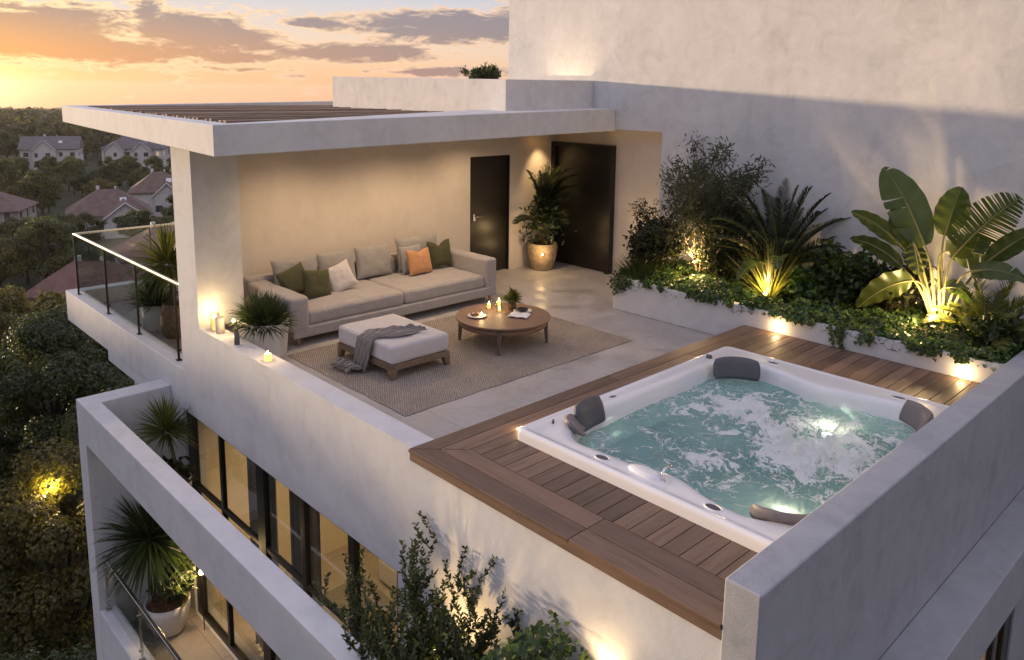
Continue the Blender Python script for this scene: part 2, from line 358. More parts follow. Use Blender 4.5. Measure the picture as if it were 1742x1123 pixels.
# ------------------------------------------------------------------ mesh helpers
class MB:
    def __init__(s): s.v = []; s.f = []
    def add(s, vs, fs):
        n = len(s.v); s.v += [tuple(p) for p in vs]; s.f += [tuple(i + n for i in f) for f in fs]; return s
    def box(s, x0, x1, y0, y1, z0, z1, mat=None):
        vs = [Vector((x, y, z)) for z in (z0, z1) for y in (y0, y1) for x in (x0, x1)]
        if mat is not None: vs = [mat @ p for p in vs]
        return s.add(vs, [(0, 2, 3, 1), (4, 5, 7, 6), (0, 1, 5, 4), (2, 6, 7, 3), (0, 4, 6, 2), (1, 3, 7, 5)])
    def prism(s, poly, z0, z1):
        n = len(poly)
        def zz(z, i): return z[i] if isinstance(z, (list, tuple)) else z
        vs = [(p[0], p[1], zz(z0, i)) for i, p in enumerate(poly)] + [(p[0], p[1], zz(z1, i)) for i, p in enumerate(poly)]
        fs = [tuple(range(n))[::-1], tuple(range(n, 2 * n))] + [(i, (i + 1) % n, n + (i + 1) % n, n + i) for i in range(n)]
        return s.add(vs, fs)
    def tube(s, pts, rad, seg=8, caps=True):
        pts = [Vector(p) for p in pts]; n = len(pts)
        rad = rad if isinstance(rad, (list, tuple)) else [rad] * n
        up = Vector((0, 0, 1)); prev = None; vs = []
        for i, p in enumerate(pts):
            t = (pts[min(i + 1, n - 1)] - pts[max(i - 1, 0)])
            if t.length < 1e-9: t = Vector((0, 0, 1))
            t.normalize()
            a = prev if prev is not None else (up if abs(t.z) < 0.95 else Vector((1, 0, 0)))
            u = (a - t * a.dot(t))
            if u.length < 1e-6: u = t.orthogonal()
            u.normalize(); prev = u; vv = t.cross(u)
            for k in range(seg):
                an = 2 * PI * k / seg; vs.append(p + (u * math.cos(an) + vv * math.sin(an)) * rad[i])
        fs = [(i * seg + k, i * seg + (k + 1) % seg, (i + 1) * seg + (k + 1) % seg, (i + 1) * seg + k) for i in range(n - 1) for k in range(seg)]
        if caps: fs += [tuple(range(seg))[::-1], tuple((n - 1) * seg + k for k in range(seg))]
        return s.add(vs, fs)
    def lathe(s, prof, c=(0, 0, 0), seg=32, wob=0.0):
        vs = []; n = len(prof)
        for (r, z) in prof:
            for k in range(seg):
                a = 2 * PI * k / seg
                vs.append((c[0] + r * math.cos(a), c[1] + r * math.sin(a), c[2] + z))
        fs = [(i * seg + k, i * seg + (k + 1) % seg, (i + 1) * seg + (k + 1) % seg, (i + 1) * seg + k) for i in range(n - 1) for k in range(seg)]
        if prof[0][0] > 1e-6: fs.append(tuple(range(seg))[::-1])
        if prof[-1][0] > 1e-6: fs.append(tuple((n - 1) * seg + k for k in range(seg)))
        return s.add(vs, fs)
    def loft(s, rings, closed=True, capends=(False, False)):
        n = len(rings[0]); vs = [p for r in rings for p in r]; fs = []
        for i in range(len(rings) - 1):
            for k in range(n if closed else n - 1):
                fs.append((i * n + k, i * n + (k + 1) % n, (i + 1) * n + (k + 1) % n, (i + 1) * n + k))
        if capends[0]: fs.append(tuple(range(n))[::-1])
        if capends[1]: fs.append(tuple((len(rings) - 1) * n + k for k in range(n)))
        return s.add(vs, fs)
    def grid(s, fn, nu, nv):
        vs = [fn(i / nu, j / nv) for i in range(nu + 1) for j in range(nv + 1)]
        fs = [(i * (nv + 1) + j, (i + 1) * (nv + 1) + j, (i + 1) * (nv + 1) + j + 1, i * (nv + 1) + j + 1) for i in range(nu) for j in range(nv)]
        return s.add(vs, fs)
    def build(s, name, mat, parent=None, smooth=False, bevel=0.0, seg=2, loc=None, solid=0.0, subsurf=0):
        me = bpy.data.meshes.new(name)
        org = Vector(loc) if loc is not None else Vector((0, 0, 0))
        me.from_pydata([tuple(Vector(p) - org) for p in s.v], [], s.f); me.update()
        bm = bmesh.new(); bm.from_mesh(me)
        bmesh.ops.recalc_face_normals(bm, faces=bm.faces); bm.to_mesh(me); bm.free()
        return link(name, me, mat, parent, smooth, bevel, seg, org, solid, subsurf)
def link(name, me, mat, parent=None, smooth=False, bevel=0.0, seg=2, org=Vector((0, 0, 0)), solid=0.0, subsurf=0):
    o = bpy.data.objects.new(name, me); COL.objects.link(o)
    me.materials.append(MATS[mat] if isinstance(mat, str) else mat)
    if smooth: me.polygons.foreach_set('use_smooth', [True] * len(me.polygons))
    if solid:
        q = o.modifiers.new('solid', 'SOLIDIFY'); q.thickness = solid; q.offset = 0
    if bevel > 0:
        q = o.modifiers.new('bevel', 'BEVEL'); q.width = bevel; q.segments = seg; q.limit_method = 'ANGLE'; q.angle_limit = R(35)
        q.harden_normals = False
        me.polygons.foreach_set('use_smooth', [True] * len(me.polygons))
        q2 = o.modifiers.new('wn', 'WEIGHTED_NORMAL'); q2.keep_sharp = False
    if subsurf:
        q = o.modifiers.new('sub', 'SUBSURF'); q.levels = subsurf; q.render_levels = subsurf
    if parent is not None:
        o.parent = parent
        o.location = org - Vector(parent_world(parent))
    else: o.location = org
    return o
def parent_world(p):
    l = Vector(p.location)
    while p.parent is not None:
        p = p.parent; l = l + Vector(p.location)
    return l
def tag(o, label=None, cat=None, group=None, kind=None):
    if label: o['label'] = label
    if cat: o['category'] = cat
    if group: o['group'] = group
    if kind: o['kind'] = kind
    return o
def thing(name, label, cat, loc=(0, 0, 0), group=None):
    o = bpy.data.objects.new(name, None); COL.objects.link(o); o.location = loc
    o.empty_display_size = 0.2
    return tag(o, label, cat, group)
def light(kind, loc, energy, color, parent=None, size=0.05, rot=None, spot=None, blend=0.6, target=None, shape=None, size_y=None):
    l = bpy.data.lights.new('lamp_light', kind); o = bpy.data.objects.new('lamp_light', l); COL.objects.link(o)
    l.energy = energy; l.color = color
    if kind in ('POINT', 'SPOT'): l.shadow_soft_size = size
    if kind == 'AREA':
        l.size = size
        if size_y: l.shape = 'RECTANGLE'; l.size_y = size_y
    if kind == 'SPOT': l.spot_size = spot; l.spot_blend = blend
    if target is not None:
        d = Vector(target) - Vector(loc); o.rotation_euler = d.to_track_quat('-Z', 'Y').to_euler()
    elif rot: o.rotation_euler = rot
    if parent is not None: o.parent = parent; o.location = Vector(loc) - parent_world(parent)
    else: o.location = loc
    return o
WARM = (1.0, 0.66, 0.30)
WARM2 = (1.0, 0.74, 0.40)

# leaf cloud from numpy arrays
def npmesh(name, V, Fq):
    me = bpy.data.meshes.new(name)
    V = np.asarray(V, dtype=np.float32); Fq = np.asarray(Fq, dtype=np.int32)
    me.vertices.add(len(V)); me.vertices.foreach_set('co', V.ravel())
    k = Fq.shape[1]
    me.loops.add(Fq.size); me.loops.foreach_set('vertex_index', Fq.ravel())
    me.polygons.add(len(Fq)); me.polygons.foreach_set('loop_start', np.arange(0, Fq.size, k, dtype=np.int32))
    me.polygons.foreach_set('loop_total', np.full(len(Fq), k, dtype=np.int32))
    me.update(calc_edges=True); me.validate()
    return me
def norm(a): return a / np.maximum(np.linalg.norm(a, axis=-1, keepdims=True), 1e-9)
def leaves(P, D, N, L, W, fold=0.25, curl=0.15):
    """leaf blades: base P, direction D, normal N, length L, width W -> (V, F) hexagonal folded blades (2 quads each)"""
    n = len(P); D = norm(D); S = norm(np.cross(D, N)); N2 = np.cross(S, D)
    L = np.broadcast_to(np.asarray(L, float), (n,))[:, None]; W = np.broadcast_to(np.asarray(W, float), (n,))[:, None]
    b = P; t = P + D * L - N2 * L * curl
    c1 = P + D * L * 0.32; c2 = P + D * L * 0.68 - N2 * L * curl * 0.35
    up = N2 * W * fold
    v = np.stack([b, c1 + S * W * 0.5 + up, c2 + S * W * 0.42 + up, t, c2 - S * W * 0.42 + up, c1 - S * W * 0.5 + up], 1).reshape(-1, 3)
    i = np.arange(n)[:, None] * 6
    f = np.concatenate([i + np.array([[0, 1, 2, 3]]), i + np.array([[0, 3, 4, 5]])], 0)
    return v, f
def merge(parts):
    V = []; Fs = []; off = 0
    for v, f in parts:
        V.append(v); Fs.append(np.asarray(f) + off); off += len(v)
    return np.concatenate(V), np.concatenate(Fs)
def rdir(n, up=0.0):
    d = nr.normal(size=(n, 3)); d = norm(d); d[:, 2] += up; return norm(d)
def strap(base, d0, L, W, droop, n=6, twist=0.0, fold=0.2):
    """one strap blade as quads; returns (V,F)"""
    base = np.array(base, float); d0 = np.array(d0, float); d0 /= np.linalg.norm(d0)
    side = np.cross(d0, [0, 0, 1.0])
    if np.linalg.norm(side) < 1e-4: side = np.array([1.0, 0, 0])
    side /= np.linalg.norm(side)
    if twist:
        nn = np.cross(side, d0); side = side * math.cos(twist) + nn * math.sin(twist)
    pts = []; p = base.copy(); d = d0.copy(); st = L / n
    for i in range(n + 1):
        s = i / n
        wd = W * (0.55 + 0.45 * min(1, s * 4)) * (1 - max(0, (s - 0.35) / 0.65) ** 1.6) + 0.0008
        u = np.cross(side, d); u /= max(np.linalg.norm(u), 1e-6)
        pts.append((p - side * wd / 2 + u * wd * fold, p.copy(), p + side * wd / 2 + u * wd * fold))
        p = p + d * st
        d = d + np.array([0, 0, -1.0]) * droop / n * (0.4 + 1.4 * s); d /= np.linalg.norm(d)
    V = np.array(pts).reshape(-1, 3)
    Fq = []
    for i in range(n):
        a = i * 3
        Fq += [(a, a + 3, a + 4, a + 1), (a + 1, a + 4, a + 5, a + 2)]
    return V, np.array(Fq)
def rosette(c, n, L, W, droop, spread=(0.1, 1.4), jitter=0.2, seg=6, head=0.03):
    out = []
    for i in range(n):
        a = rng.uniform(0, 2 * PI); ph = spread[0] + (spread[1] - spread[0]) * (rng.random() ** 0.8)
        d = (math.sin(ph) * math.cos(a), math.sin(ph) * math.sin(a), math.cos(ph))
        b = (c[0] + head * d[0], c[1] + head * d[1], c[2] + head * (d[2] - .3) + rng.uniform(-.03, .03))
        out.append(strap(b, d, L * rng.uniform(1 - jitter, 1 + jitter), W * rng.uniform(0.8, 1.2), droop * rng.uniform(0.5, 1.4), seg, rng.uniform(-.5, .5)))
    return merge(out)
def frond(base, d0, L, droop, nl=26, leafL=0.28, leafW=0.022, up=0.35, lseg=3, ldroop=0.5, start=0.15, taper=True):
    """pinnate frond. returns leaflets (V,F) and the rachis path"""
    base = np.array(base, float); d = np.array(d0, float); d /= np.linalg.norm(d)
    path = [base.copy()]; dirs = [d.copy()]; n = 14; p = base.copy()
    for i in range(n):
        p = p + d * L / n; d = d + np.array([0, 0, -1.0]) * droop / n * (0.3 + 1.6 * i / n); d /= np.linalg.norm(d)
        path.append(p.copy()); dirs.append(d.copy())
    out = []
    for k in range(nl):
        s = start + (1 - start) * (k + rng.random() * 0.3) / nl
        f = s * n; i = min(int(f), n - 1); t = f - i
        q = path[i] * (1 - t) + path[i + 1] * t; dd = dirs[i]
        side = np.cross(dd, [0, 0, 1.0]); side /= max(np.linalg.norm(side), 1e-6); u = np.cross(side, dd)
        ll = leafL * (math.sin(PI * min(1, 0.12 + s * 0.88)) ** 0.55 if taper else 1) * rng.uniform(0.88, 1.08)
        for sg in (-1, 1):
            ld = side * sg * 0.95 + dd * (0.35 + 0.9 * s) + u * up + nr.normal(size=3) * 0.06
            out.append(strap(q, ld, ll, leafW, ldroop, lseg, sg * 0.5 + rng.uniform(-.2, .2), 0.1))
    return merge(out), [tuple(q) for q in path]
def blade_obj(name, mat, VF, parent=None, org=(0, 0, 0), smooth=False):
    V, Fq = VF
    me = npmesh(name, np.asarray(V) - np.array(org), Fq)
    return link(name, me, mat, parent, smooth=smooth, org=Vector(org))
def limbs(root, n, h, spread, r0, levels=2, droop=0.0, upb=0.6):
    """branching skeleton: list of (path, radii), and tips"""
    br = []; tips = []
    def grow(p, d, L, r, lv):
        pts = [Vector(p)]; q = Vector(p); dd = Vector(d).normalized(); k = 5
        for i in range(k):
            dd = (dd + Vector((rng.uniform(-1, 1), rng.uniform(-1, 1), rng.uniform(-.4, .8))) * 0.16).normalized()
            q = q + dd * L / k; pts.append(q.copy())
        br.append((pts, [r * (1 - 0.55 * i / k) for i in range(k + 1)]))
        if lv <= 0: tips.append((pts[-1], dd)); tips.append((pts[-2], dd)); return
        m = rng.randint(3, 4)
        for j in range(m):
            i0 = rng.randint(2, k); a = rng.uniform(0, 2 * PI)
            nd = (dd * 0.9 + Vector((math.cos(a), math.sin(a), upb * rng.random())) * 0.75).normalized()
            grow(pts[i0], nd, L * rng.uniform(0.55, 0.8), r * 0.5, lv - 1)
        tips.append((pts[-1], dd))
    for i in range(n):
        a = 2 * PI * (i + rng.random() * 0.6) / n
        d = Vector((math.cos(a) * spread, math.sin(a) * spread, 1))
        grow(root, d, h * rng.uniform(0.8, 1.1), r0, levels)
    return br, tips

# ================================================================== BUILDING
bld = thing('apartment_building', 'white rendered modern apartment building with flat roof terrace and tall blank tower wall', 'building')
def part(mb, name, mat, parent=bld, **k): return mb.build(name, mat, parent, **k)
XR = 8.30
# facade wall under the terrace edge, its top is the low curb
fw = [(0.09, -1.03), (5.02, -1.03), (5.02, -13), (XR, -13), (XR, 0.168), (5.25, 0.168), (5.25, 0.257), (0.09, 0.257)]
fb = MB(); n = len(fw)
fb.add([(p[0], 0.0, p[1]) for p in fw] + [(p[0], 0.244, p[1]) for p in fw], [tuple(range(n)), tuple(range(n, 2 * n))[::-1]] + [(i, n + i, n + (i + 1) % n, (i + 1) % n) for i in range(n)])
part(fb, 'facade_wall', 'plaster')
part(MB().box(-0.40, 0.03, 0.0, 0.244, -4.1, -1.032), 'facade_wall', 'plaster')
part(MB().box(-0.4, XR, 0.0, 0.244, -13, -4.102).box(-3.2, -0.4, 0.0, 0.244, -1.2, -1.032), 'facade_wall', 'plaster')
# terrace floor
part(MB().box(-0.2, XR, 0.2445, 7.3, -0.24, 0.0), 'terrace_floor', 'floor_tile')
# column
part(MB().box(0.09, 0.714, 0.0, 0.61, 0.2572, 2.61), 'column', 'plaster')
# back wall with door, niche wall with wide door
part(MB().box(-0.22, 0.0, 0.3, 5.14, 0, 2.62).box(-0.22, 0.0, 6.10, 7.3, 0, 2.62).box(-0.22, 0.0, 5.14, 6.10, 2.15, 2.62), 'back_wall', 'plaster_in')
part(MB().box(-0.22, 2.70, 7.302, 7.45, 0, 2.66), 'back_wall', 'plaster_in')
part(MB().box(2.705, 2.78, 7.401, 7.45, 0, 2.66), 'back_wall', 'plaster_in')
d1 = part(MB().box(-0.10, -0.045, 5.165, 6.075, 0.01, 2.125), 'door', 'door_black', bevel=0.006)
part(MB().box(-0.11, -0.01, 5.14, 5.165, 0, 2.15).box(-0.11, -0.01, 6.075, 6.10, 0, 2.15).box(-0.11, -0.01, 5.165, 6.075, 2.125, 2.15), 'door_frame', 'black_metal', d1)
hd = MB().tube([(-0.045, 5.27, 1.08), (0.02, 5.27, 1.08), (0.025, 5.30, 1.08), (0.02, 5.41, 1.075)], 0.011)
hd.box(-0.046, -0.038, 5.245, 5.295, 1.0, 1.12).tube([(-0.045, 5.27, 1.02), (-0.02, 5.27, 1.02)], 0.016)
part(hd, 'handle', 'chrome', d1)
d2 = part(MB().box(0.09, 1.40, 7.262, 7.30, 0.01, 2.28), 'door', 'door_black', bevel=0.006)
part(MB().box(0.002, 0.088, 7.18, 7.301, 0, 2.36).box(1.402, 1.50, 7.18, 7.301, 0, 2.36).box(0.088, 1.402, 7.18, 7.301, 2.282, 2.36), 'door_frame', 'black_metal', d2, bevel=0.004)
part(MB().box(1.36, 1.385, 7.235, 7.262, 0.95, 1.20), 'handle', 'steel', d2, bevel=0.005)
# tower: one tall wall with the porch notch cut from it
poly = [(-1.03, 2.66), (2.69, 2.66), (2.69, -13), (15, -13), (15, 12), (-1.03, 12)]
tb = MB(); n = len(poly)
tb.add([(p[0], 7.0, p[1]) for p in poly] + [(p[0], 7.4, p[1]) for p in poly],
       [tuple(range(n)), tuple(range(n, 2 * n))[::-1]] + [(i, n + i, n + (i + 1) % n, (i + 1) % n) for i in range(n)])
part(tb, 'tower_wall', 'plaster_tower')
part(MB().box(-1.03, 15, 7.402, 12, 2.9, 11.9), 'tower_wall', 'plaster_tower')
# roof canopy: soffit slab and the rim round the slatted tray
outer = [(2.45, -0.42), (1.70, 6.996), (-5.42, 6.996), (-5.42, 0.15)]
inner = [(2.17, -0.14), (-0.08, 6.97), (-5.17, 6.97), (-5.17, 0.40)]
zb = [2.585, 2.64, 2.66, 2.65]; zt = [2.915, 3.02, 3.05, 2.94]
rim = MB().loft([[(p[0], p[1], z) for p, z in zip(outer, zb)], [(p[0], p[1], z) for p, z in zip(outer, zt)],
                 [(p[0], p[1], z) for p, z in zip(inner, zt)], [(p[0], p[1], 2.72) for p in inner]], True, (True, True))
roof = part(rim, 'roof_canopy', 'plaster', bevel=0.01)
sl = MB()
ns = 46
for i in range(ns):
    x = -5.1 + i * 0.155
    ymax = min(4.74, (2.17 - x) / 0.3165 - 0.2) if x < 2.0 else 1.0
    if x > -3.95 and x < 1.4: ymax = min(ymax, 4.74)
    else: ymax = min(6.9, (2.1 - x) / 0.3165 - 0.2)
    if ymax < 0.3: continue
    y0 = 0.45 - max(0, (x + 5.1)) * 0.073
    z = 2.885 + 0.006 * math.sin(i * 1.7)
    sl.box(x, x + 0.07, y0, ymax, z, z + 0.045 + 0.01 * math.sin(i * 2.3))
part(sl, 'slat_deck', 'slat', roof, bevel=0.004)
# roof box (parapet of the stair head) - four walls and a sunk roof
bo = [(1.30, 4.76), (1.18, 6.998), (-4.0, 6.998), (-3.97, 4.80)]
bi = [(1.10, 4.96), (1.0, 6.85), (-3.8, 6.85), (-3.78, 4.98)]
bt = [3.478, 3.50, 3.56, 3.549]
part(MB().loft([[(p[0], p[1], 2.90) for p in bo], [(p[0], p[1], z) for p, z in zip(bo, bt)], [(p[0], p[1], z) for p, z in zip(bi, bt)], [(p[0], p[1], 3.05) for p in bi]], True, (True, True)),
     'roof_parapet', 'plaster_tower', bevel=0.012)
# right terrace wall and its outer ledge
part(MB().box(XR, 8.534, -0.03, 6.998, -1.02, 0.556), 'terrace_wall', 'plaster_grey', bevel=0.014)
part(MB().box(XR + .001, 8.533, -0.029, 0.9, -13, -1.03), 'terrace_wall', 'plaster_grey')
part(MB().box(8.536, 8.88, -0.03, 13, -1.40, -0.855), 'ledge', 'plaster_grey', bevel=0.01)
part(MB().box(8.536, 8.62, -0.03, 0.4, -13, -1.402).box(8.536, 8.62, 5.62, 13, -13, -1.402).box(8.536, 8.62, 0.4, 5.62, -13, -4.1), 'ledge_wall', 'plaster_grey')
# side balcony slab (left of the column)
part(MB().prism([(0.088, 0.0), (0.088, 0.24), (-5.3, 0.24), (-5.3, 4.2), (-5.55, 4.2), (-5.55, 0.0)], -1.03, -0.46), 'balcony_rim', 'plaster', bevel=0.012)
part(MB().box(-5.298, -0.222, 0.242, 4.2, -1.0, -0.75), 'balcony_floor', 'balcony_tile')
part(MB().box(-5.55, -0.2, 4.202, 4.4, -1.03, -0.46), 'balcony_rim', 'plaster')
part(MB().box(-0.2205, -0.2, 0.3, 7.3, -1.03, 0), 'back_wall', 'plaster')
part(MB().box(-2.95, -0.41, 0.30, 7.3, -13, -1.033), 'lower_wall', 'plaster')
# lower balcony: frame beam, side wall, floor and kerb
part(MB().prism([(7.2, -1.12), (7.2, -0.90), (-0.40, -0.90), (-0.40, -0.001), (-0.74, -0.001), (-0.74, -1.12)], -1.36, -0.82), 'balcony_frame', 'plaster', bevel=0.012)
part(MB().box(-0.74, -0.40, -1.12, -0.001, -13, -1.361), 'balcony_frame', 'plaster')
part(MB().box(-0.40, 7.2, -0.898, -0.002, -4.35, -4.10), 'balcony_floor', 'balcony_tile')
part(MB().box(-0.398, 7.2, -1.119, -0.90, -4.6, -3.76), 'balcony_kerb', 'plaster', bevel=0.01)
part(MB().box(-0.398, 1.3, -0.42, -0.002, -2.26, -2.13), 'plant_shelf', 'plaster')
# room behind the windows
part(MB().box(0.02, 8.53, 0.245, 6.9, -4.3, -4.1), 'room_floor', 'room_tile')
part(MB().box(5.42, 8.53, 6.8, 6.9, -4.098, -1.06), 'room_wall', 'wall_room')
part(MB().box(0.02, 5.42, 4.4, 4.5, -4.098, -1.06), 'room_wall', 'wall_room')
part(MB().box(-0.2, 0.02, 0.25, 4.4, -4.098, -1.06), 'room_wall', 'wall_room')
part(MB().box(0.02, 8.53, 0.25, 6.9, -1.058, -0.95), 'room_ceiling', 'wall_room')
part(MB().box(5.3, 5.42, 0.25, 2.6, -4.098, -1.06), 'room_wall', 'wall_room')
rl = light('AREA', (2.6, 1.6, -1.1), 70, WARM2, bld, size=3.4, size_y=1.8, rot=(0, 0, 0))
rl2 = light('AREA', (7.2, 4.0, -1.1), 90, WARM, bld, size=1.6, size_y=2.0, rot=(0, 0, 0))
M['cabinet_wood'] = wood('cabinet_wood', (0.16, 0.085, 0.045), 'X', 1.0)
part(MB().box(2.9, 5.29, 4.34, 4.398, -4.09, -1.08), 'wall_panel', 'cabinet_wood')
so = thing('indoor_sofa', 'pale sofa in the lit room behind the lower windows', 'sofa', (2.2, 2.6, -4.1))
MB().box(1.2, 3.2, 2.3, 3.2, -4.05, -3.68).build('seat', 'white_fab', so, bevel=.05, loc=(2.2, 2.6, -4.1)); MB().box(1.2, 3.2, 3.0, 3.25, -3.67, -3.3).build('backrest', 'white_fab', so, bevel=.05, loc=(2.2, 2.6, -4.1))
cb = thing('sideboard', 'dark wooden sideboard in the lit room behind the upper panes', 'cabinet', (4.2, 3.9, -4.1))
MB().box(3.3, 5.1, 3.7, 4.3, -4.0, -3.3).build('carcass', 'cabinet_wood', cb, bevel=.008, loc=(4.2, 3.9, -4.1)); MB().box(3.28, 5.12, 3.68, 4.32, -3.298, -3.26).build('top', 'cabinet_wood', cb, bevel=.004, loc=(4.2, 3.9, -4.1))
rr_ = MB().box(0.9, 3.6, 1.0, 2.2, -4.098, -4.085).build('room_rug', 'throw', None, loc=(2.2, 1.6, -4.09)); tag(rr_, 'dark rug on the floor of the lit room', 'rug')
# windows of the facade
mull = [0.03, 0.30, 1.05, 1.14, 2.02, 2.36, 3.12, 3.27, 4.08, 4.30, 5.02]
fr = MB()
fr.box(0.031, 0.24, 0.03, 0.10, -4.098, -1.034).box(1.05, 1.12, 0.03, 0.09, -4.02, -1.07).box(2.10, 2.30, 0.03, 0.10, -4.02, -1.07)
fr.box(3.16, 3.26, 0.03, 0.09, -4.02, -1.07).box(4.12, 4.24, 0.03, 0.10, -4.02, -1.07).box(4.96, 5.018, 0.03, 0.10, -4.02, -1.07)
fr.box(0.24, 5.018, 0.028, 0.102, -1.07, -1.034).box(0.24, 5.018, 0.028, 0.102, -4.098, -4.022)
fr.box(0.24, 5.018, 0.034, 0.088, -2.12, -2.06)
win = part(fr, 'window', 'black_metal', bevel=0.006)
for a_, b_ in [(0.24, 1.05), (1.12, 2.10), (2.30, 3.16), (3.26, 4.12), (4.24, 4.96)]:
    part(MB().box(a_, b_, 0.06, 0.07, -2.06, -1.07).box(a_, b_, 0.06, 0.07, -4.022, -2.12), 'pane', 'window_glass', win)
M['curtain'] = simple('curtain', (0.34, 0.31, 0.28), 0.9, var=0.15, vs=3)
def curtain(x0, x1, y, name='curtain'):
    def fn(u, v):
        x = x0 + (x1 - x0) * u
        return (x, y + 0.035 * math.sin(u * (x1 - x0) * 62) + 0.01 * math.sin(u * 31 + v * 2), -4.05 + 2.97 * v)
    return MB().grid(fn, int((x1 - x0) * 90), 3)
part(curtain(1.20, 2.0, 0.34), 'curtain', 'curtain', win, smooth=True)
part(curtain(2.4, 3.05, 0.30), 'curtain', 'curtain', win, smooth=True)
# right side window under the ledge
win2 = part(MB().box(8.54, 8.60, 5.36, 5.618, -4.098, -1.402).box(8.54, 8.60, 4.96, 5.06, -4.098, -1.402).box(8.54, 8.60, 0.4, 5.618, -1.46, -1.4015).box(8.54, 8.60, 0.4, 0.6, -4.098, -1.402), 'window', 'black_metal')
part(MB().box(8.565, 8.575, 0.6, 5.36, -4.098, -1.46), 'pane', 'window_glass', win2)

# downlights in the soffit
dls = []
for i, (x, y, z, e, lab) in enumerate([(0.30, 6.75, 2.63, 60, 'small round ceiling downlight above the potted palm in the porch corner'),
                               (1.0, 4.9, 2.60, 40, 'small round ceiling downlight in front of the narrow black door'),
                               (1.25, 3.3, 2.60, 62, 'small round ceiling downlight above the right half of the sofa'),
                               (1.25, 1.6, 2.60, 55, 'small round ceiling downlight above the left half of the sofa')
                               ]):
    t = thing('ceiling_downlight', lab, 'downlight', (x, y, z), 'downlights under the terrace roof')
    MB().lathe([(0.062, 0.0), (0.062, -0.012), (0.045, -0.014), (0.043, -0.004)], (x, y, z), 24).build('trim_ring', 'black_metal', t, smooth=True, loc=(x, y, z))
    MB().lathe([(0.0, -0.006), (0.042, -0.006)], (x, y, z), 20).build('lamp_glass', 'lamp_glow', t, loc=(x, y, z))
    light('SPOT', (x, y, z - 0.03), e * 1.3, (1.0, .70, .41) if i else WARM, t, size=0.03, target=(x - (0.12 if i else 0.2), y + (0.25 if i == 0 else 0), 0), spot=R(70 if i == 0 else 150), blend=0.7)

# ------------------------------------------------------------------ glass railings
def railing(pts, zb, h, name, label, postn, group, fac=0.0, mat='brass_rail', foot=True):
    t = thing(name, label, 'railing', (pts[0][0], pts[0][1], zb), group)
    P = [Vector((p[0], p[1], 0)) for p in pts]
    top = MB()
    for a, b in zip(P[:-1], P[1:]):
        d = (b - a).normalized(); s = Vector((-d.y, d.x, 0)); L = (b - a).length
        mt = Matrix.Translation(a + Vector((0, 0, zb + h))) @ Matrix(((d.x, s.x, 0, 0), (d.y, s.y, 0, 0), (0, 0, 1, 0), (0, 0, 0, 1)))
        top.box(-0.02, L + 0.02, -0.022, 0.022, -0.035, 0.0, mt)
    top.build('handrail', mat, t, bevel=0.006, loc=(pts[0][0], pts[0][1], zb))
    for k, (a, b) in enumerate(zip(P[:-1], P[1:])):
        d = (b - a).normalized(); s = Vector((-d.y, d.x, 0)); L = (b - a).length
        mt = Matrix.Translation(a + Vector((0, 0, zb))) @ Matrix(((d.x, s.x, 0, 0), (d.y, s.y, 0, 0), (0, 0, 1, 0), (0, 0, 0, 1)))
        fs = postn[k]
        for i in range(len(fs) - 1):
            MB().box(fs[i] + 0.02, fs[i + 1] - 0.02, -0.005, 0.005, 0.05, h - 0.045, mt).build('glass_pane', 'glass', t, loc=(pts[0][0], pts[0][1], zb))
        for i, f in enumerate(fs):
            if k > 0 and i == 0: continue
            pm = MB().box(f - 0.008, f + 0.008, -0.016, 0.016, 0.0, h - 0.036, mt).box(f - 0.04, f + 0.04, -0.035, 0.035, 0.0, 0.012, mt)
            for zc in (0.14, h - 0.16): pm.tube([mt @ Vector((f, -0.035, zc)), mt @ Vector((f, 0.02, zc))], 0.016, 10)
            pm.build('post', 'black_metal' if mat == 'brass_rail' else 'steel', t, bevel=0.002, loc=(pts[0][0], pts[0][1], zb))
    return t
railing([(-0.02, 0.10), (-5.08, 0.10), (-5.08, 3.9)], -0.458, 1.13, 'glass_railing', 'glass railing with pale gold handrail round the side balcony left of the column',
        [[0.3, 1.88, 3.36, 5.05], [0.0, 1.3, 2.6, 3.8]], None)
railing([(-0.38, -1.02), (7.1, -1.02)], -3.758, 0.78, 'glass_railing', 'glass railing with grey steel handrail on the lower balcony kerb',
        [[0.03, 1.35, 2.65, 3.95, 5.3, 6.6]], None, mat='steel')

# ------------------------------------------------------------------ planter box
pb = thing('planter_box', 'long low white rendered planter box along the tower wall', 'planter', (3.0, 5.474, 0))
MB().prism([(3.0, 5.474), (XR - 0.002, 5.474), (XR - 0.002, 5.60), (3.12, 5.60), (3.12, 6.998), (3.0, 6.998)], 0.001, 0.507).build('box_wall', 'plaster', pb, bevel=0.01, loc=(3.0, 5.474, 0))
def soilfn(u, v):
    x = 3.12 + u * 5.16; y = 5.60 + v * 1.39
    return (x, y, 0.44 + 0.10 * math.sin(v * PI * 0.5) + 0.03 * mnoise.noise(Vector((x * 3, y * 3, 0))))
MB().grid(soilfn, 60, 16).build('soil', 'soil', pb, smooth=True, loc=(3.0, 5.474, 0))

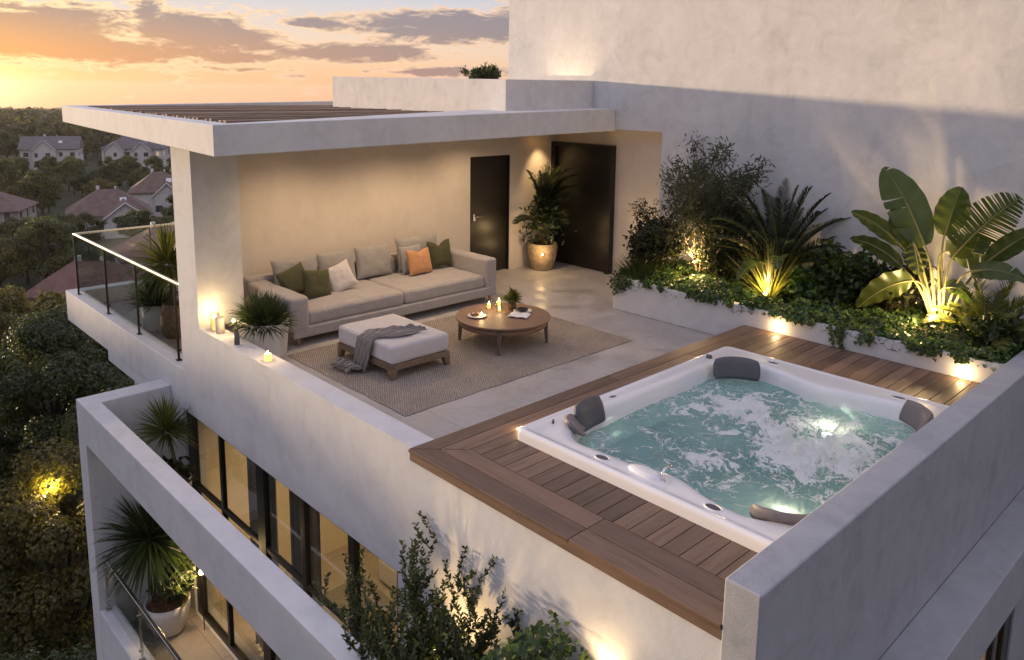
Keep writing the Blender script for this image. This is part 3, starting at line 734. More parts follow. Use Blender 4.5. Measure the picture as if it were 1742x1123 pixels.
# ------------------------------------------------------------------ wooden deck
dk = thing('wooden_deck', 'raised brown timber deck round the hot tub', 'deck', (5.25, 0, 0))
ZD = 0.257
DL = (5.25, 0, 0)
bx = MB()
for (y0, y1) in ((-0.035, 0.158), (0.164, 0.355)):
    for (xa, xb) in ((5.25, 7.10), (7.106, 8.298)):
        if xa == 5.25:   # mitred end
            a = 5.25 + max(0, y0 + 0.035) * 0.95; b2 = 5.25 + (y1 + 0.035) * 0.95
            bx.prism([(a, y0), (xb, y0), (xb, y1), (b2, y1)], 0.225, ZD)
        else: bx.box(xa, xb, y0, y1, 0.225, ZD)
bx.build('border_boards', 'deckX', dk, bevel=0.004, loc=DL)
by = MB()
xs = 5.25; k = 0
brd = rng
while xs < 8.29:
    wv_ = 0.18 if xs < 5.6 else 0.142
    xe = min(xs + wv_ - 0.006, 8.296)
    segs = []
    if xs < 5.25 + 0.37:
        y0a = 0.361 - max(0, (5.25 + 0.37 - xs)) * 1.05 * (1 if xs < 5.62 else 0); y0b = min(0.361, 0.361 - max(0, (5.25 + 0.37 - xe)) * 1.05)
        by.prism([(xs, y0a + 0.004), (xe, y0b + 0.004), (xe, 2.6 + 1.3 * (k % 2)), (xs, 2.6 + 1.3 * (k % 2))], 0.225, ZD)
        by.box(xs, xe, 2.606 + 1.3 * (k % 2), 5.47, 0.225, ZD)
    else:
        if xs < 5.70: by.box(xs, min(xe, 5.705), 0.361, 5.47, 0.225, ZD)
        else:
            by.box(xs, xe, 0.361, 0.80, 0.225, ZD); by.box(xs, xe, 4.25, 5.47, 0.225, ZD)
    xs += wv_; k += 1
by.build('deck_boards', 'deckY', dk, bevel=0.004, loc=DL)
MB().box(5.27, 8.29, 0.25, 0.79, 0.001, 0.222).box(5.27, 5.69, 0.79, 5.47, 0.001, 0.222).box(5.27, 8.29, 4.28, 5.47, 0.001, 0.222).build('deck_frame', 'shell_dark', dk, loc=DL)
MB().box(5.252, 8.298, -0.022, -0.001, 0.15, 0.222).build('fascia_board', 'deckX', dk, loc=DL)

# ================================================================== HOT TUB
TL = (6.9, 2.5, 0.2)
tub = thing('hot_tub', 'large white sunken hot tub full of bubbling turquoise water', 'hot tub', TL)
TX0, TX1, TY0, TY1 = 5.705, 8.294, 0.785, 4.265
NT = 144
def rrect(x0, x1, y0, y1, r, z, bulge=None):
    pts = []; cx, cy = (x0 + x1) / 2, (y0 + y1) / 2
    P = []
    per = NT // 4
    for q, (sx, sy) in enumerate(((1, -1), (1, 1), (-1, 1), (-1, -1))):
        ccx = x1 - r if sx > 0 else x0 + r; ccy = y1 - r if sy > 0 else y0 + r
        for k in range(per):
            t = k / per
            # 70% of samples on the corner arc, 30% on the following side
            if t < 0.5:
                a = (-PI / 2 + q * PI / 2) + (t / 0.5) * PI / 2
                P.append((ccx + r * math.cos(a), ccy + r * math.sin(a)))
            else:
                f = (t - 0.5) / 0.5
                nx = [(x1, y1 - r), (x0 + r, y1), (x0, y0 + r), (x1 - r, y0)][q]
                a = q * PI / 2
                st = (ccx + r * math.cos(a), ccy + r * math.sin(a))
                P.append((st[0] + (nx[0] - st[0]) * f, st[1] + (nx[1] - st[1]) * f))
    out = []
    for (px, py) in P:
        if bulge: px, py = bulge(px, py)
        out.append((px, py, z))
    return out
def gs(v, c, s): return math.exp(-((v - c) / s) ** 2)
def blg(a):
    def f(px, py):
        # near rim swells round the cup holders and tap, far rim has a scooped shelf
        if py < TY0 + 0.75: py += a * (0.13 * gs(px, 7.15, 0.30) + 0.03 * gs(px, 6.55, .2))
        if py > TY1 - 0.75: py -= a * (0.15 * gs(px, 7.05, 0.42))
        return px, py
    return f
ZR = 0.362
rings = [rrect(TX0, TX1, TY0, TY1, 0.07, -0.2), rrect(TX0, TX1, TY0, TY1, 0.07, 0.30), rrect(TX0 + .003, TX1 - .003, TY0 + .003, TY1 - .003, 0.07, 0.335),
         rrect(TX0 + .012, TX1 - .012, TY0 + .012, TY1 - .012, 0.07, 0.352), rrect(TX0 + .03, TX1 - .03, TY0 + .03, TY1 - .03, 0.08, ZR),
         rrect(TX0 + .055, TX1 - .055, TY0 + .055, TY1 - .055, 0.09, ZR - .002), rrect(TX0 + .065, TX1 - .065, TY0 + .065, TY1 - .065, 0.09, ZR - .010),
         rrect(TX0 + .12, TX1 - .070, TY0 + .13, TY1 - .15, 0.28, ZR - .011), rrect(TX0 + .16, TX1 - .085, TY0 + .17, TY1 - .25, 0.42, ZR - .012, blg(.9)),
         rrect(TX0 + .19, TX1 - .095, TY0 + .20, TY1 - .28, 0.46, ZR - .016, blg(1)), rrect(TX0 + .215, TX1 - .105, TY0 + .225, TY1 - .305, 0.46, ZR - .035, blg(1)),
         rrect(TX0 + .235, TX1 - .115, TY0 + .245, TY1 - .325, 0.46, ZR - .08, blg(1)), rrect(TX0 + .26, TX1 - .125, TY0 + .27, TY1 - .35, 0.46, 0.18, blg(.9)),
         rrect(TX0 + .30, TX1 - .150, TY0 + .32, TY1 - .40, 0.45, 0.02, blg(.5)), rrect(TX0 + .40, TX1 - .250, TY0 + .42, TY1 - .50, 0.42, -0.17),
         rrect(TX0 + .75, TX1 - .75, TY0 + .8, TY1 - .8, 0.30, -0.20), rrect(TX0 + .8, TX1 - .8, TY0 + .85, TY1 - .85, 0.28, -0.50)]
MB().loft(rings, True, (False, True)).build('shell', 'acrylic', tub, smooth=True, loc=TL, subsurf=1)
# water: a real choppy sheet
WZ = 0.185
wx0, wx1, wy0, wy1 = TX0 + .24, TX1 - .118, TY0 + .24, TY1 - .32
def wh(x, y):
    v = Vector((x, y, 0))
    act = 0.25 + 1.2 * math.exp(-(((x - 7.68) / .55) ** 2 + ((y - 2.7) / .75) ** 2)) + 0.85 * math.exp(-(((x - 6.5) / .45) ** 2 + ((y - 3.1) / .6) ** 2)) + 0.5 * math.exp(-(((x - 6.9) / .3) ** 2 + ((y - 1.7) / .4) ** 2)) + 0.4 * math.exp(-(((x - 7.0) / .5) ** 2 + ((y - 2.6) / .5) ** 2))
    q = v + Vector((mnoise.noise(v * 2.3), mnoise.noise(v * 2.3 + Vector((9, 3, 1))), 0)) * 0.25
    r1 = 1 - abs(mnoise.noise(q * 3.2)) * 2.2; r2 = 1 - abs(mnoise.noise(q * 8 + Vector((4, 4, 0)))) * 2; r3 = mnoise.noise(q * 20); r4 = mnoise.noise(q * 42)
    h = 0.016 * r1 + act * (0.014 * max(0, r2) + 0.010 * r3 + 0.006 * r4)
    sp = max(0, mnoise.noise(q * 13 + Vector((2, 0, 7))) - 0.18) * max(0, act - 0.55)
    return h + 0.26 * sp, act
N_ = 300; M_ = 400
xs_ = np.linspace(wx0, wx1, N_); ys_ = np.linspace(wy0, wy1, M_)
V = np.zeros((N_, M_, 3)); ACT = np.zeros((N_, M_))
for i, x in enumerate(xs_):
    for j, y in enumerate(ys_):
        h, a = wh(x, y); V[i, j] = (x, y, WZ + h - 0.012); ACT[i, j] = a
idx = np.arange(N_ * M_).reshape(N_, M_)
# trim the corners to the rounded basin
ci = lambda x, y: math.hypot(max(0, max(wx0 + .44 - x, x - (wx1 - .44))), max(0, max(wy0 + .44 - y, y - (wy1 - .44)))) <= 0.46
keep = np.array([[ci(x, y) for y in ys_] for x in xs_])
a = idx[:-1, :-1][keep[:-1, :-1]]; b = idx[1:, :-1][keep[:-1, :-1]]; c = idx[1:, 1:][keep[:-1, :-1]]; d = idx[:-1, 1:][keep[:-1, :-1]]
wme = npmesh('water', V.reshape(-1, 3) - np.array(TL), np.stack([a, b, c, d], 1))
at = wme.attributes.new('act', 'FLOAT', 'POINT'); at.data.foreach_set('value', ACT.ravel().astype(np.float32))
m = bpy.data.materials.new('tub_water'); m.use_nodes = True; nt = m.node_tree; nt.nodes.clear(); MATS['tub_water'] = m
o = nt.nodes.new('ShaderNodeOutputMaterial'); pr_ = nt.nodes.new('ShaderNodeBsdfPrincipled')
fo = nt.nodes.new('ShaderNodeBsdfDiffuse'); tr = nt.nodes.new('ShaderNodeBsdfTransparent'); tl = nt.nodes.new('ShaderNodeBsdfTranslucent')
v = COORD(nt, kind='World')
wn = NOISE(nt, v, 1.5, 3, 0.6, 0, 1)
wv = nt.nodes.new('ShaderNodeVectorMath'); wv.operation = 'MULTIPLY_ADD'; nt.links.new(wn, wv.inputs[0]); wv.inputs[1].default_value = (0.7, 0.7, 0.0); nt.links.new(v, wv.inputs[2])
aa = nt.nodes.new('ShaderNodeAttribute'); aa.attribute_name = 'act'; act = aa.outputs['Fac']
def ridge(sc, det, vec):
    n = NOISE(nt, vec, sc, det, 0.62, 0.5)
    return MA(nt, 'SUBTRACT', 1.0, MA(nt, 'MULTIPLY', MA(nt, 'ABSOLUTE', MA(nt, 'SUBTRACT', n, 0.5)), 22.0), clamp=True)
r1 = ridge(2.6, 5, wv.outputs[0]); r2 = ridge(6.5, 5, wv.outputs[0])
n3 = NOISE(nt, wv.outputs[0], 3.2, 7, 0.7, 0.4); n4 = NOISE(nt, wv.outputs[0], 38, 6, 0.75)
lace = MA(nt, 'ADD', MA(nt, 'MULTIPLY', r1, 0.55), MA(nt, 'MULTIPLY', r2, 0.38))
lace = MA(nt, 'MULTIPLY', lace, MA(nt, 'ADD', 0.35, MA(nt, 'MULTIPLY', n4, 1.1)))
patch = SS(nt, MA(nt, 'ADD', n3, MA(nt, 'MULTIPLY', act, 0.27)), 0.70, 0.90)
patch = MA(nt, 'MULTIPLY', patch, MA(nt, 'ADD', 0.45, MA(nt, 'MULTIPLY', n4, 1.0)))
foam = MA(nt, 'ADD', MA(nt, 'MULTIPLY', lace, SS(nt, MA(nt, 'ADD', n3, MA(nt, 'MULTIPLY', act, 0.18)), 0.42, 0.66)), patch, clamp=True)
foam = SS(nt, foam, 0.17, 0.52)
deepc = RAMP(nt, NOISE(nt, v, 1.3, 4, 0.6), [(0.3, (0.11, 0.31, 0.32)), (0.5, (0.21, 0.47, 0.46)), (0.7, (0.36, 0.62, 0.59))])
nt.links.new(deepc, pr_.inputs['Base Color']); pr_.inputs['Roughness'].default_value = 0.10; pr_.inputs['IOR'].default_value = 1.33
fo.inputs[0].default_value = (0.90, 0.91, 0.90, 1)
tr.inputs[0].default_value = (0.78, 0.97, 0.95, 1); tl.inputs[0].default_value = (0.35, 0.80, 0.70, 1)
nb = NOISE(nt, v, 16, 4, 0.6)
bmp = BUMP(nt, MA(nt, 'ADD', nb, MA(nt, 'MULTIPLY', foam, 0.8)), 0.55, 0.02)
for q in (pr_, fo): nt.links.new(bmp, q.inputs['Normal'])
m1 = nt.nodes.new('ShaderNodeMixShader'); m1.inputs[0].default_value = 0.28; nt.links.new(pr_.outputs[0], m1.inputs[1]); nt.links.new(tl.outputs[0], m1.inputs[2])
m2 = nt.nodes.new('ShaderNodeMixShader'); m2.inputs[0].default_value = 0.42; nt.links.new(m1.outputs[0], m2.inputs[1]); nt.links.new(tr.outputs[0], m2.inputs[2])
m3 = nt.nodes.new('ShaderNodeMixShader'); nt.links.new(MA(nt, 'MULTIPLY', foam, 0.97), m3.inputs[0]); nt.links.new(m2.outputs[0], m3.inputs[1])
m4 = nt.nodes.new('ShaderNodeMixShader'); m4.inputs[0].default_value = 0.3; nt.links.new(fo.outputs[0], m4.inputs[1]); nt.links.new(tl.outputs[0], m4.inputs[2])
nt.links.new(m4.outputs[0], m3.inputs[2]); nt.links.new(m3.outputs[0], o.inputs[0])
tl.inputs[0].default_value = (0.80, 0.90, 0.78, 1)
link('water', wme, 'tub_water', tub, smooth=True, org=Vector(TL))
# droplets thrown up by the jets
dr = MB()
for i in range(1500):
    cx, cy, s = rng.choice([(7.6, 2.75, .38), (7.9, 2.6, .3), (6.35, 3.2, .3), (6.45, 2.95, .3), (6.9, 1.75, .2)])
    x, y = rng.gauss(cx, s), rng.gauss(cy, s)
    if not (wx0 + .15 < x < wx1 - .1 and wy0 + .15 < y < wy1 - .15): continue
    z = WZ + 0.02 + abs(rng.gauss(0, 0.045)); r = rng.uniform(0.0015, 0.005)
    dr.add([(x + r, y, z), (x - r, y, z), (x, y + r, z), (x, y - r, z), (x, y, z + r * 1.5), (x, y, z - r * 1.5)],
           [(0, 2, 4), (2, 1, 4), (1, 3, 4), (3, 0, 4), (2, 0, 5), (1, 2, 5), (3, 1, 5), (0, 3, 5)])
tag(dr.build('splash', simple('splash_white', (0.85, 0.88, 0.88), 0.2), tub, smooth=True, loc=TL), kind='stuff')
# head pillows
def tub_pillow(x, y, ang, wd=0.50, ht=0.24, mat='rubber_grey', lean=0.30, z=0.335, bend=0.16):
    def P(u, v, side):
        a = (u - 0.5) * wd; hh = (v - 0.5) * ht
        e = (1 - abs(2 * u - 1) ** 6) * (1 - abs(2 * v - 1) ** 5)
        th = 0.045 * max(0, e) ** 0.5 * side
        k = (1 - 0.10 * abs(2 * v - 1) ** 3); a *= k; hh *= (1 - 0.12 * abs(2 * u - 1) ** 4)
        f = th + bend * (2 * u - 1) ** 2 * 0.5
        p = Vector((f - hh * math.sin(lean) * 1.0, a, hh * math.cos(lean)))
        ca, sa = math.cos(ang), math.sin(ang)
        return (x + p.x * ca - p.y * sa, y + p.x * sa + p.y * ca, z + p.z)
    mb = MB().grid(lambda u, v: P(u, v, 1), 20, 12).grid(lambda u, v: P(u, v, -1), 20, 12)
    mb.build('head_pillow', mat, tub, smooth=True, loc=TL)
tub_pillow(6.17, 3.70, R(-52), lean=0.35)
tub_pillow(5.93, 1.52, R(6), wd=0.42, ht=0.27, lean=0.30, z=0.35, bend=0.05)
tub_pillow(5.99, 1.26, R(42), wd=0.22, ht=0.20, lean=0.75, z=0.335, bend=0.06, mat='rubber_taupe')
tub_pillow(8.08, 1.16, R(120), mat='rubber_taupe', lean=0.6, z=0.335)
tub_pillow(8.06, 3.80, R(-138), mat='rubber_taupe', lean=0.3, z=0.32)
# cup holders, vents and diverter knobs in the rim
def oval(x, y, ang, rx, ry, mat='rubber_grey'):
    ca, sa = math.cos(ang), math.sin(ang)
    def ring(k, z): return [(x + k * rx * math.cos(t) * ca - k * ry * math.sin(t) * sa, y + k * rx * math.cos(t) * sa + k * ry * math.sin(t) * ca, z) for t in [2 * PI * i / 28 for i in range(28)]]
    h = MB().loft([ring(1.25, ZR - .012), ring(1.22, ZR - .003), ring(1.05, ZR - .003), ring(1.0, ZR - .008), ring(0.96, ZR - .022)]).build('cup_holder', 'acrylic', tub, smooth=True, loc=TL)
    MB().loft([ring(0.98, ZR - .0085), ring(0.5, ZR - .0105)], True, (False, True)).build('insert', mat, h, smooth=True, loc=TL)
for (x, y, a_) in [(6.60, 0.925, 0.08), (7.64, 0.92, -0.05), (6.40, 4.10, 0.05), (7.74, 4.10, 0), ]:
    oval(x, y, a_, 0.062, 0.036)
oval(5.83, 2.0, PI / 2, 0.045, 0.022)
def knob(x, y, r=0.03):
    MB().lathe([(r, 0), (r, 0.018), (r * .8, 0.03), (0, 0.034)], (x, y, ZR - .012), 18).tube([(x - r, y, ZR + .018), (x + r, y, ZR + .02)], 0.006).build('valve_knob', 'rubber_grey', tub, smooth=True, loc=TL)
knob(5.82, 3.72, .034); knob(5.86, 1.12, .012)
# control panel swell and the waterfall tap on the near rim
MB().lathe([(0.115, 0), (0.105, 0.02), (0.07, 0.032), (0, 0.035)], (0, 0, 0), 28).build('x', 'acrylic')
tmp = bpy.data.objects['x']; tmp.name = 'control_panel'; tmp.scale = (1.5, 0.62, 1); tmp.parent = tub; tmp.location = Vector((7.0, 0.98, ZR - .012)) - Vector(TL)
tp = MB().tube([(7.16, 0.97, ZR - .02), (7.16, 0.97, ZR + .045), (7.155, 0.985, ZR + .065), (7.15, 1.02, ZR + .072), (7.14, 1.10, ZR + .065), (7.135, 1.13, ZR + .045)], 0.012, 10)
tp.lathe([(0.024, 0), (0.022, 0.012)], (7.16, 0.97, ZR - .02), 16)
tp.build('tap', 'chrome', tub, smooth=True, loc=TL)
sh = MB()
def shf(u, v):
    x = 6.68 + 0.75 * u; y = 4.02 + 0.11 * v + 0.05 * (2 * u - 1) ** 2
    return (x, y, ZR - .009 - 0.028 * math.sin(PI * u) ** .5 * math.sin(PI * v) ** .6 * 0 + 0.004)
# underwater lamps
for (x, y, zz, e) in [(7.40, 3.30, 0.10, 1.4), (7.88, 1.56, 0.10, 2.4), (7.9, 2.75, -0.10, 12.0), (6.7, 2.3, -0.15, 10.0)]:
    if zz > 0.05:
        MB().lathe([(0.0, 0.014), (0.05, 0.012), (0.062, 0.0)], (x, y, zz - 0.015), 24).build('underwater_lamp', 'pool_glow', tub, smooth=True, loc=TL)
    light('POINT', (x, y, zz + 0.03), e, (1.0, 0.97, 0.74), tub, size=0.05)

# ================================================================== LOUNGE
rug = MB()
def rugf(u, v):
    x = 1.70 + 2.50 * u; y = 0.69 + 3.75 * v
    e = min(u, 1 - u, v, 1 - v)
    return (x + 0.006 * math.sin(v * 40), y + 0.006 * math.sin(u * 30), 0.006 + 0.012 * min(1, e * 60) + 0.0025 * mnoise.noise(Vector((x * 2, y * 2, 0))))
rug.grid(rugf, 60, 80)
rg = rug.build('rug', 'rug', None, smooth=True, loc=(2.95, 2.55, 0.005)); tag(rg, 'large flat beige woven rug under the ottoman and coffee table', 'rug')

def rbox(x0, x1, y0, y1, z0, z1, r, n=7, puff=0.0, sag=0.0):
    """soft rounded box as a dense closed mesh (each face a grid pushed onto rounded edges, then puffed)"""
    mb = MB(); cx, cy, cz = (x0 + x1) / 2, (y0 + y1) / 2, (z0 + z1) / 2; hx, hy, hz = (x1 - x0) / 2, (y1 - y0) / 2, (z1 - z0) / 2
    def samp(h, u):   # denser near the edges
        k = max(6, int(2 * h / 0.05))
        return None
    def axis(h):
        m = max(4, int((2 * h - 2 * r) / 0.07)); a = [-h + r * (1 - math.cos(t * PI / 2 / n)) * 1.0 for t in range(0)]
        e = [r * t / n for t in range(n)]
        return [-h + q for q in e] + [-h + r + (2 * h - 2 * r) * t / m for t in range(m + 1)] + [h - q for q in e[::-1]]
    def rnd(p):
        q = Vector((max(-hx + r, min(hx - r, p.x)), max(-hy + r, min(hy - r, p.y)), max(-hz + r, min(hz - r, p.z))))
        d = p - q
        if d.length > 1e-9: d = d.normalized() * r
        o = q + d
        nx, ny = o.x / hx, o.y / hy
        if puff: 
            o.z += (puff if o.z > 0 else 0) * max(0, (1 - nx ** 4)) * max(0, (1 - ny ** 4)) * (abs(o.z) / hz)
            o.x += puff * 0.5 * nx * (1 - (o.z / hz) ** 2); o.y += puff * 0.5 * ny * (1 - (o.z / hz) ** 2) * 0.3
        return (o.x + cx, o.y + cy, o.z + cz)
    for ax, h in ((0, hx), (1, hy), (2, hz)):
        others = [k for k in (0, 1, 2) if k != ax]; hh = (hx, hy, hz)
        A, B = axis(hh[others[0]]), axis(hh[others[1]])
        for sgn in (-1, 1):
            vs = []
            for a in A:
                for b in B:
                    p = [0, 0, 0]; p[ax] = sgn * h; p[others[0]] = a; p[others[1]] = b; vs.append(rnd(Vector(p)))
            nb = len(B)
            mb.add(vs, [(i * nb + j, (i + 1) * nb + j, (i + 1) * nb + j + 1, i * nb + j + 1) for i in range(len(A) - 1) for j in range(nb - 1)])
    return mb
def soft(mb, name, mat, parent, amp=0.006, sc=7, **k):
    mb.v = [tuple(Vector(p) + Vector((0, 0, 1)) * amp * mnoise.noise(Vector(p) * sc) + Vector((1, 0, 0)) * amp * mnoise.noise(Vector(p) * sc + Vector((5, 5, 5)))) for p in mb.v]
    o = mb.build(name, mat, parent, smooth=True, **k)
    bm = bmesh.new(); bm.from_mesh(o.data); bmesh.ops.remove_doubles(bm, verts=bm.verts, dist=0.0008); bmesh.ops.recalc_face_normals(bm, faces=bm.faces); bm.to_mesh(o.data); bm.free()
    return o
SL = (0.8, 2.7, 0)
sofa = thing('sofa', 'long light grey outdoor sofa along the back wall', 'sofa', SL)
soft(rbox(0.14, 1.50, 0.90, 4.42, 0.10, 0.25, 0.03), 'base', 'sofa', sofa, 0.002, loc=SL)
soft(rbox(0.30, 1.51, 0.84, 1.13, 0.2, 0.655, 0.055), 'armrest', 'sofa', sofa, 0.005, loc=SL)
soft(rbox(0.30, 1.49, 4.20, 4.44, 0.2, 0.70, 0.055), 'armrest', 'sofa', sofa, 0.005, loc=SL)
soft(rbox(0.10, 0.34, 0.84, 4.44, 0.12, 0.70, 0.05), 'back_frame', 'sofa', sofa, 0.004, loc=SL)
soft(rbox(0.42, 1.46, 1.13, 2.655, 0.24, 0.445, 0.05, puff=0.025), 'seat_cushion', 'sofa', sofa, 0.012, 5, loc=SL)
soft(rbox(0.42, 1.46, 2.665, 4.20, 0.24, 0.445, 0.05, puff=0.025), 'seat_cushion', 'sofa', sofa, 0.012, 5, loc=SL)
for (x, y) in ((1.42, 1.0), (1.42, 4.34), (0.22, 1.0), (0.22, 4.34), (1.42, 2.66)):
    MB().lathe([(0.018, 0), (0.030, 0.11)], (x, y, 0.0), 14).build('leg', 'sofa_leg', sofa, smooth=True, loc=SL)

def pillow(c, sz, th, rotz, tilt, mat, name=None, label=None, cat=None, group=None, parent=None, rolly=0.0, chop=0.0, par_loc=None, seed=0):
    """cushion standing on its lower edge; c = centre, faces +X turned by rotz, leans back by tilt"""
    w_, h_ = sz; mb = MB()
    def fn(side):
        def f(u, v):
            a, b = 2 * u - 1, 2 * v - 1
            e = max(0, (1 - abs(a) ** 2.6)) * max(0, (1 - abs(b) ** 2.6))
            t = th * 0.5 * e ** 0.42 * side + side * 0.004
            pin = 1 - 0.07 * (1 - abs(b) ** 2) * 0 
            ww = w_ / 2 * (1 - 0.075 * (1 - b * b) * abs(a) ** 3); hh = h_ / 2 * (1 - 0.075 * (1 - a * a) * abs(b) ** 3)
            y_ = a * ww; z_ = b * hh
            if chop and b > 0: z_ -= chop * gs(a, 0, 0.35) * b ** 2
            t += 0.010 * e ** .4 * mnoise.noise(Vector((a * 2.4 + seed, b * 2.4, side * 3))) + 0.004 * mnoise.noise(Vector((a * 7 + seed, b * 7, side * 3)))
            return (t, y_, z_)
        return f
    mb.grid(fn(1), 26, 26).grid(fn(-1), 26, 26)
    mt = Matrix.Translation(Vector(c)) @ Matrix.Rotation(rotz, 4, 'Z') @ Matrix.Rotation(-tilt, 4, 'Y') @ Matrix.Rotation(rolly, 4, 'X')
    mb.v = [tuple(mt @ Vector(p)) for p in mb.v]
    o = mb.build(name or 'cushion', mat, parent, smooth=True, loc=par_loc or c)
    bm = bmesh.new(); bm.from_mesh(o.data); bmesh.ops.remove_doubles(bm, verts=bm.verts, dist=0.0015); bmesh.ops.recalc_face_normals(bm, faces=bm.faces); bm.to_mesh(o.data); bm.free()
    if label: tag(o, label, cat, group)
    return o
# loose back cushions belong to the sofa
for i, (y, w_, x, h_) in enumerate([(1.50, 0.72, 0.46, .48), (2.16, 0.64, 0.46, .49), (2.80, 0.64, 0.46, .50), (3.66, 0.84, 0.44, .54)]):
    pillow((x, y, 0.455 + h_ / 2), (w_, h_), 0.17, 0, 0.16, 'sofa_back', 'back_cushion', parent=sofa, par_loc=SL, seed=i * 3)
G = 'scatter cushions on the sofa'
pillow((0.62, 3.40, 0.675), (0.42, 0.44), 0.14, 0.05, 0.22, 'sofa_back', 'cushion', 'grey scatter cushion partly hidden behind the orange cushion', 'cushion', G, seed=31)
pillow((0.70, 1.36, 0.655), (0.46, 0.42), 0.15, 0.12, 0.40, 'green', 'cushion', 'olive green cushion nearest the left armrest, behind the other green one', 'cushion', G, rolly=0.25, seed=21)
pillow((0.96, 1.55, 0.640), (0.43, 0.41), 0.15, 0.10, 0.30, 'green', 'cushion', 'olive green cushion in front of the left pair, beside the white cushion', 'cushion', G, rolly=-0.12, seed=22)
pillow((0.86, 1.98, 0.650), (0.40, 0.40), 0.14, -0.25, 0.35, 'white_fab', 'cushion', 'white cushion tilted onto one corner in the middle of the left seat', 'cushion', G, rolly=0.34, seed=23)
pillow((0.80, 3.42, 0.665), (0.44, 0.40), 0.15, 0.02, 0.28, 'orange', 'cushion', 'burnt orange cushion on the right half of the sofa', 'cushion', G, chop=0.04, seed=24)
pillow((0.66, 3.93, 0.700), (0.46, 0.44), 0.14, 0.0, 0.20, 'green', 'cushion', 'dark olive cushion with a dented top beside the right armrest', 'cushion', G, chop=0.09, seed=25)

# ottoman
OL = (2.76, 1.52, 0)
ot = thing('ottoman', 'square white upholstered ottoman on a low wooden frame', 'ottoman', OL)
ox0, ox1, oy0, oy1 = 2.17, 3.33, 1.13, 1.98
soft(rbox(ox0 + .005, ox1 - .005, oy0 + .005, oy1 - .005, 0.195, 0.415, 0.04, puff=0.012), 'seat_cushion', 'ottoman', ot, 0.004, 5, loc=OL)
MB().box(ox0, ox1, oy0, oy0 + .035, 0.125, 0.196).box(ox0, ox1, oy1 - .035, oy1, 0.125, 0.196).box(ox0, ox0 + .035, oy0 + .036, oy1 - .036, 0.125, 0.196).box(ox1 - .035, ox1, oy0 + .036, oy1 - .036, 0.125, 0.196).build('frame', 'ott_wood', ot, bevel=0.004, loc=OL)
for (x, y, sx, sy) in ((ox0, oy0, 1, 1), (ox1, oy0, -1, 1), (ox0, oy1, 1, -1), (ox1, oy1, -1, -1)):
    def lp(a, z): return [(x - .002 * sx, y - .002 * sy, z), (x + a * sx, y - .002 * sy, z), (x + a * sx, y + a * sy, z), (x - .002 * sx, y + a * sy, z)]
    MB().loft([lp(0.055, 0.018), lp(0.085, 0.13)], True, (True, True)).build('leg', 'ott_wood', ot, bevel=0.003, loc=OL)
# throw blanket draped over the ottoman's street side
def bl(u, v):
    # u: along the throw (top end -> floor end), v: across
    fold = 0.036 * math.sin(v * 24 + 2.6 * math.sin(u * 6)) + 0.014 * math.sin(v * 47 + u * 9) + 0.022 * mnoise.noise(Vector((u * 6, v * 5, 2)))
    L = u * 1.35
    x0 = 2.80; w_ = 0.40 - 0.08 * math.sin(u * 3.0)
    if L < 0.62:           # lying on the seat, running up to the right
        k = L / 0.62
        x = 3.04 - 0.20 * k + (v - 0.5) * w_ * (0.8 + .25 * k) + 0.05 * math.sin(k * 7 + v * 4); y = 1.70 - 0.57 * k + (v - .5) * 0.16 * (1 - k)
        z = 0.436 + 0.75 * abs(fold) + 0.05 * (1 - k) * math.sin(v * PI) * (0.6 + mnoise.noise(Vector((u * 14, v * 9, 5))))
        if k > 0.86: z -= (k - 0.86) * 0.16; y -= (k - .86) * 0.06
    elif L < 1.07:         # hanging
        k = (L - 0.62) / 0.45
        x = 2.84 - 0.07 * k + (v - 0.5) * w_ * (1.02 - 0.25 * k); y = 1.105 - 0.02 * k - 0.6 * abs(fold) * (0.4 + k) - 0.01
        z = 0.405 - 0.375 * k
    else:                  # heaped on the rug
        k = (L - 1.07) / 0.28
        x = 2.77 - 0.13 * k + (v - 0.5) * w_ * (0.78 + 0.25 * k) + .03 * math.sin(k * 8 + v * 5); y = 1.07 - 0.17 * k - 0.8 * abs(fold) * (1 + k)
        z = 0.034 + 0.05 * math.sin(k * PI) * (0.4 + abs(math.sin(v * 11 + k * 3))) + 0.9 * abs(fold) * (1 - k * .3)
    return (x, y, z)
th = MB().grid(bl, 150, 70).build('throw_blanket', 'throw', None, smooth=True, loc=(2.8, 1.3, 0.41), solid=0.006)
tag(th, 'crumpled taupe throw draped over the ottoman and trailing on the rug', 'blanket')

# round coffee table
TC = (3.10, 3.07); TBL = (TC[0], TC[1], 0.018)
tb_ = thing('coffee_table', 'low round brown wooden coffee table on four legs', 'table', TBL)
rT = 0.63; zT = 0.375
MB().lathe([(0, zT - 0.05), (rT - .05, zT - 0.05), (rT - 0.01, zT - 0.03), (rT, zT - 0.008), (rT - 0.006, zT), (0, zT)], (TC[0], TC[1], 0), 96).build('table_top', 'table_wood', tb_, smooth=False, loc=TBL, bevel=0.003)
MB().lathe([(rT - .06, zT - .05), (rT - .05, zT - .105), (rT - .075, zT - .105), (rT - .085, zT - .05)], (TC[0], TC[1], 0), 72).build('apron', 'table_wood', tb_, smooth=True, loc=TBL)
for a_ in (R(-48), R(42), R(132), R(222)):
    cx_, cy_ = TC[0] + (rT - .07) * math.cos(a_), TC[1] + (rT - .07) * math.sin(a_)
    def q(s, z, e=0): return [(cx_ + math.cos(a_ + PI / 4 + k * PI / 2) * s + e * math.cos(a_), cy_ + math.sin(a_ + PI / 4 + k * PI / 2) * s + e * math.sin(a_), z) for k in range(4)]
    MB().loft([q(0.024, 0.018, .02), q(0.042, zT - .05)], True, (True, True)).build('leg', 'table_leg', tb_, bevel=0.003, loc=TBL)

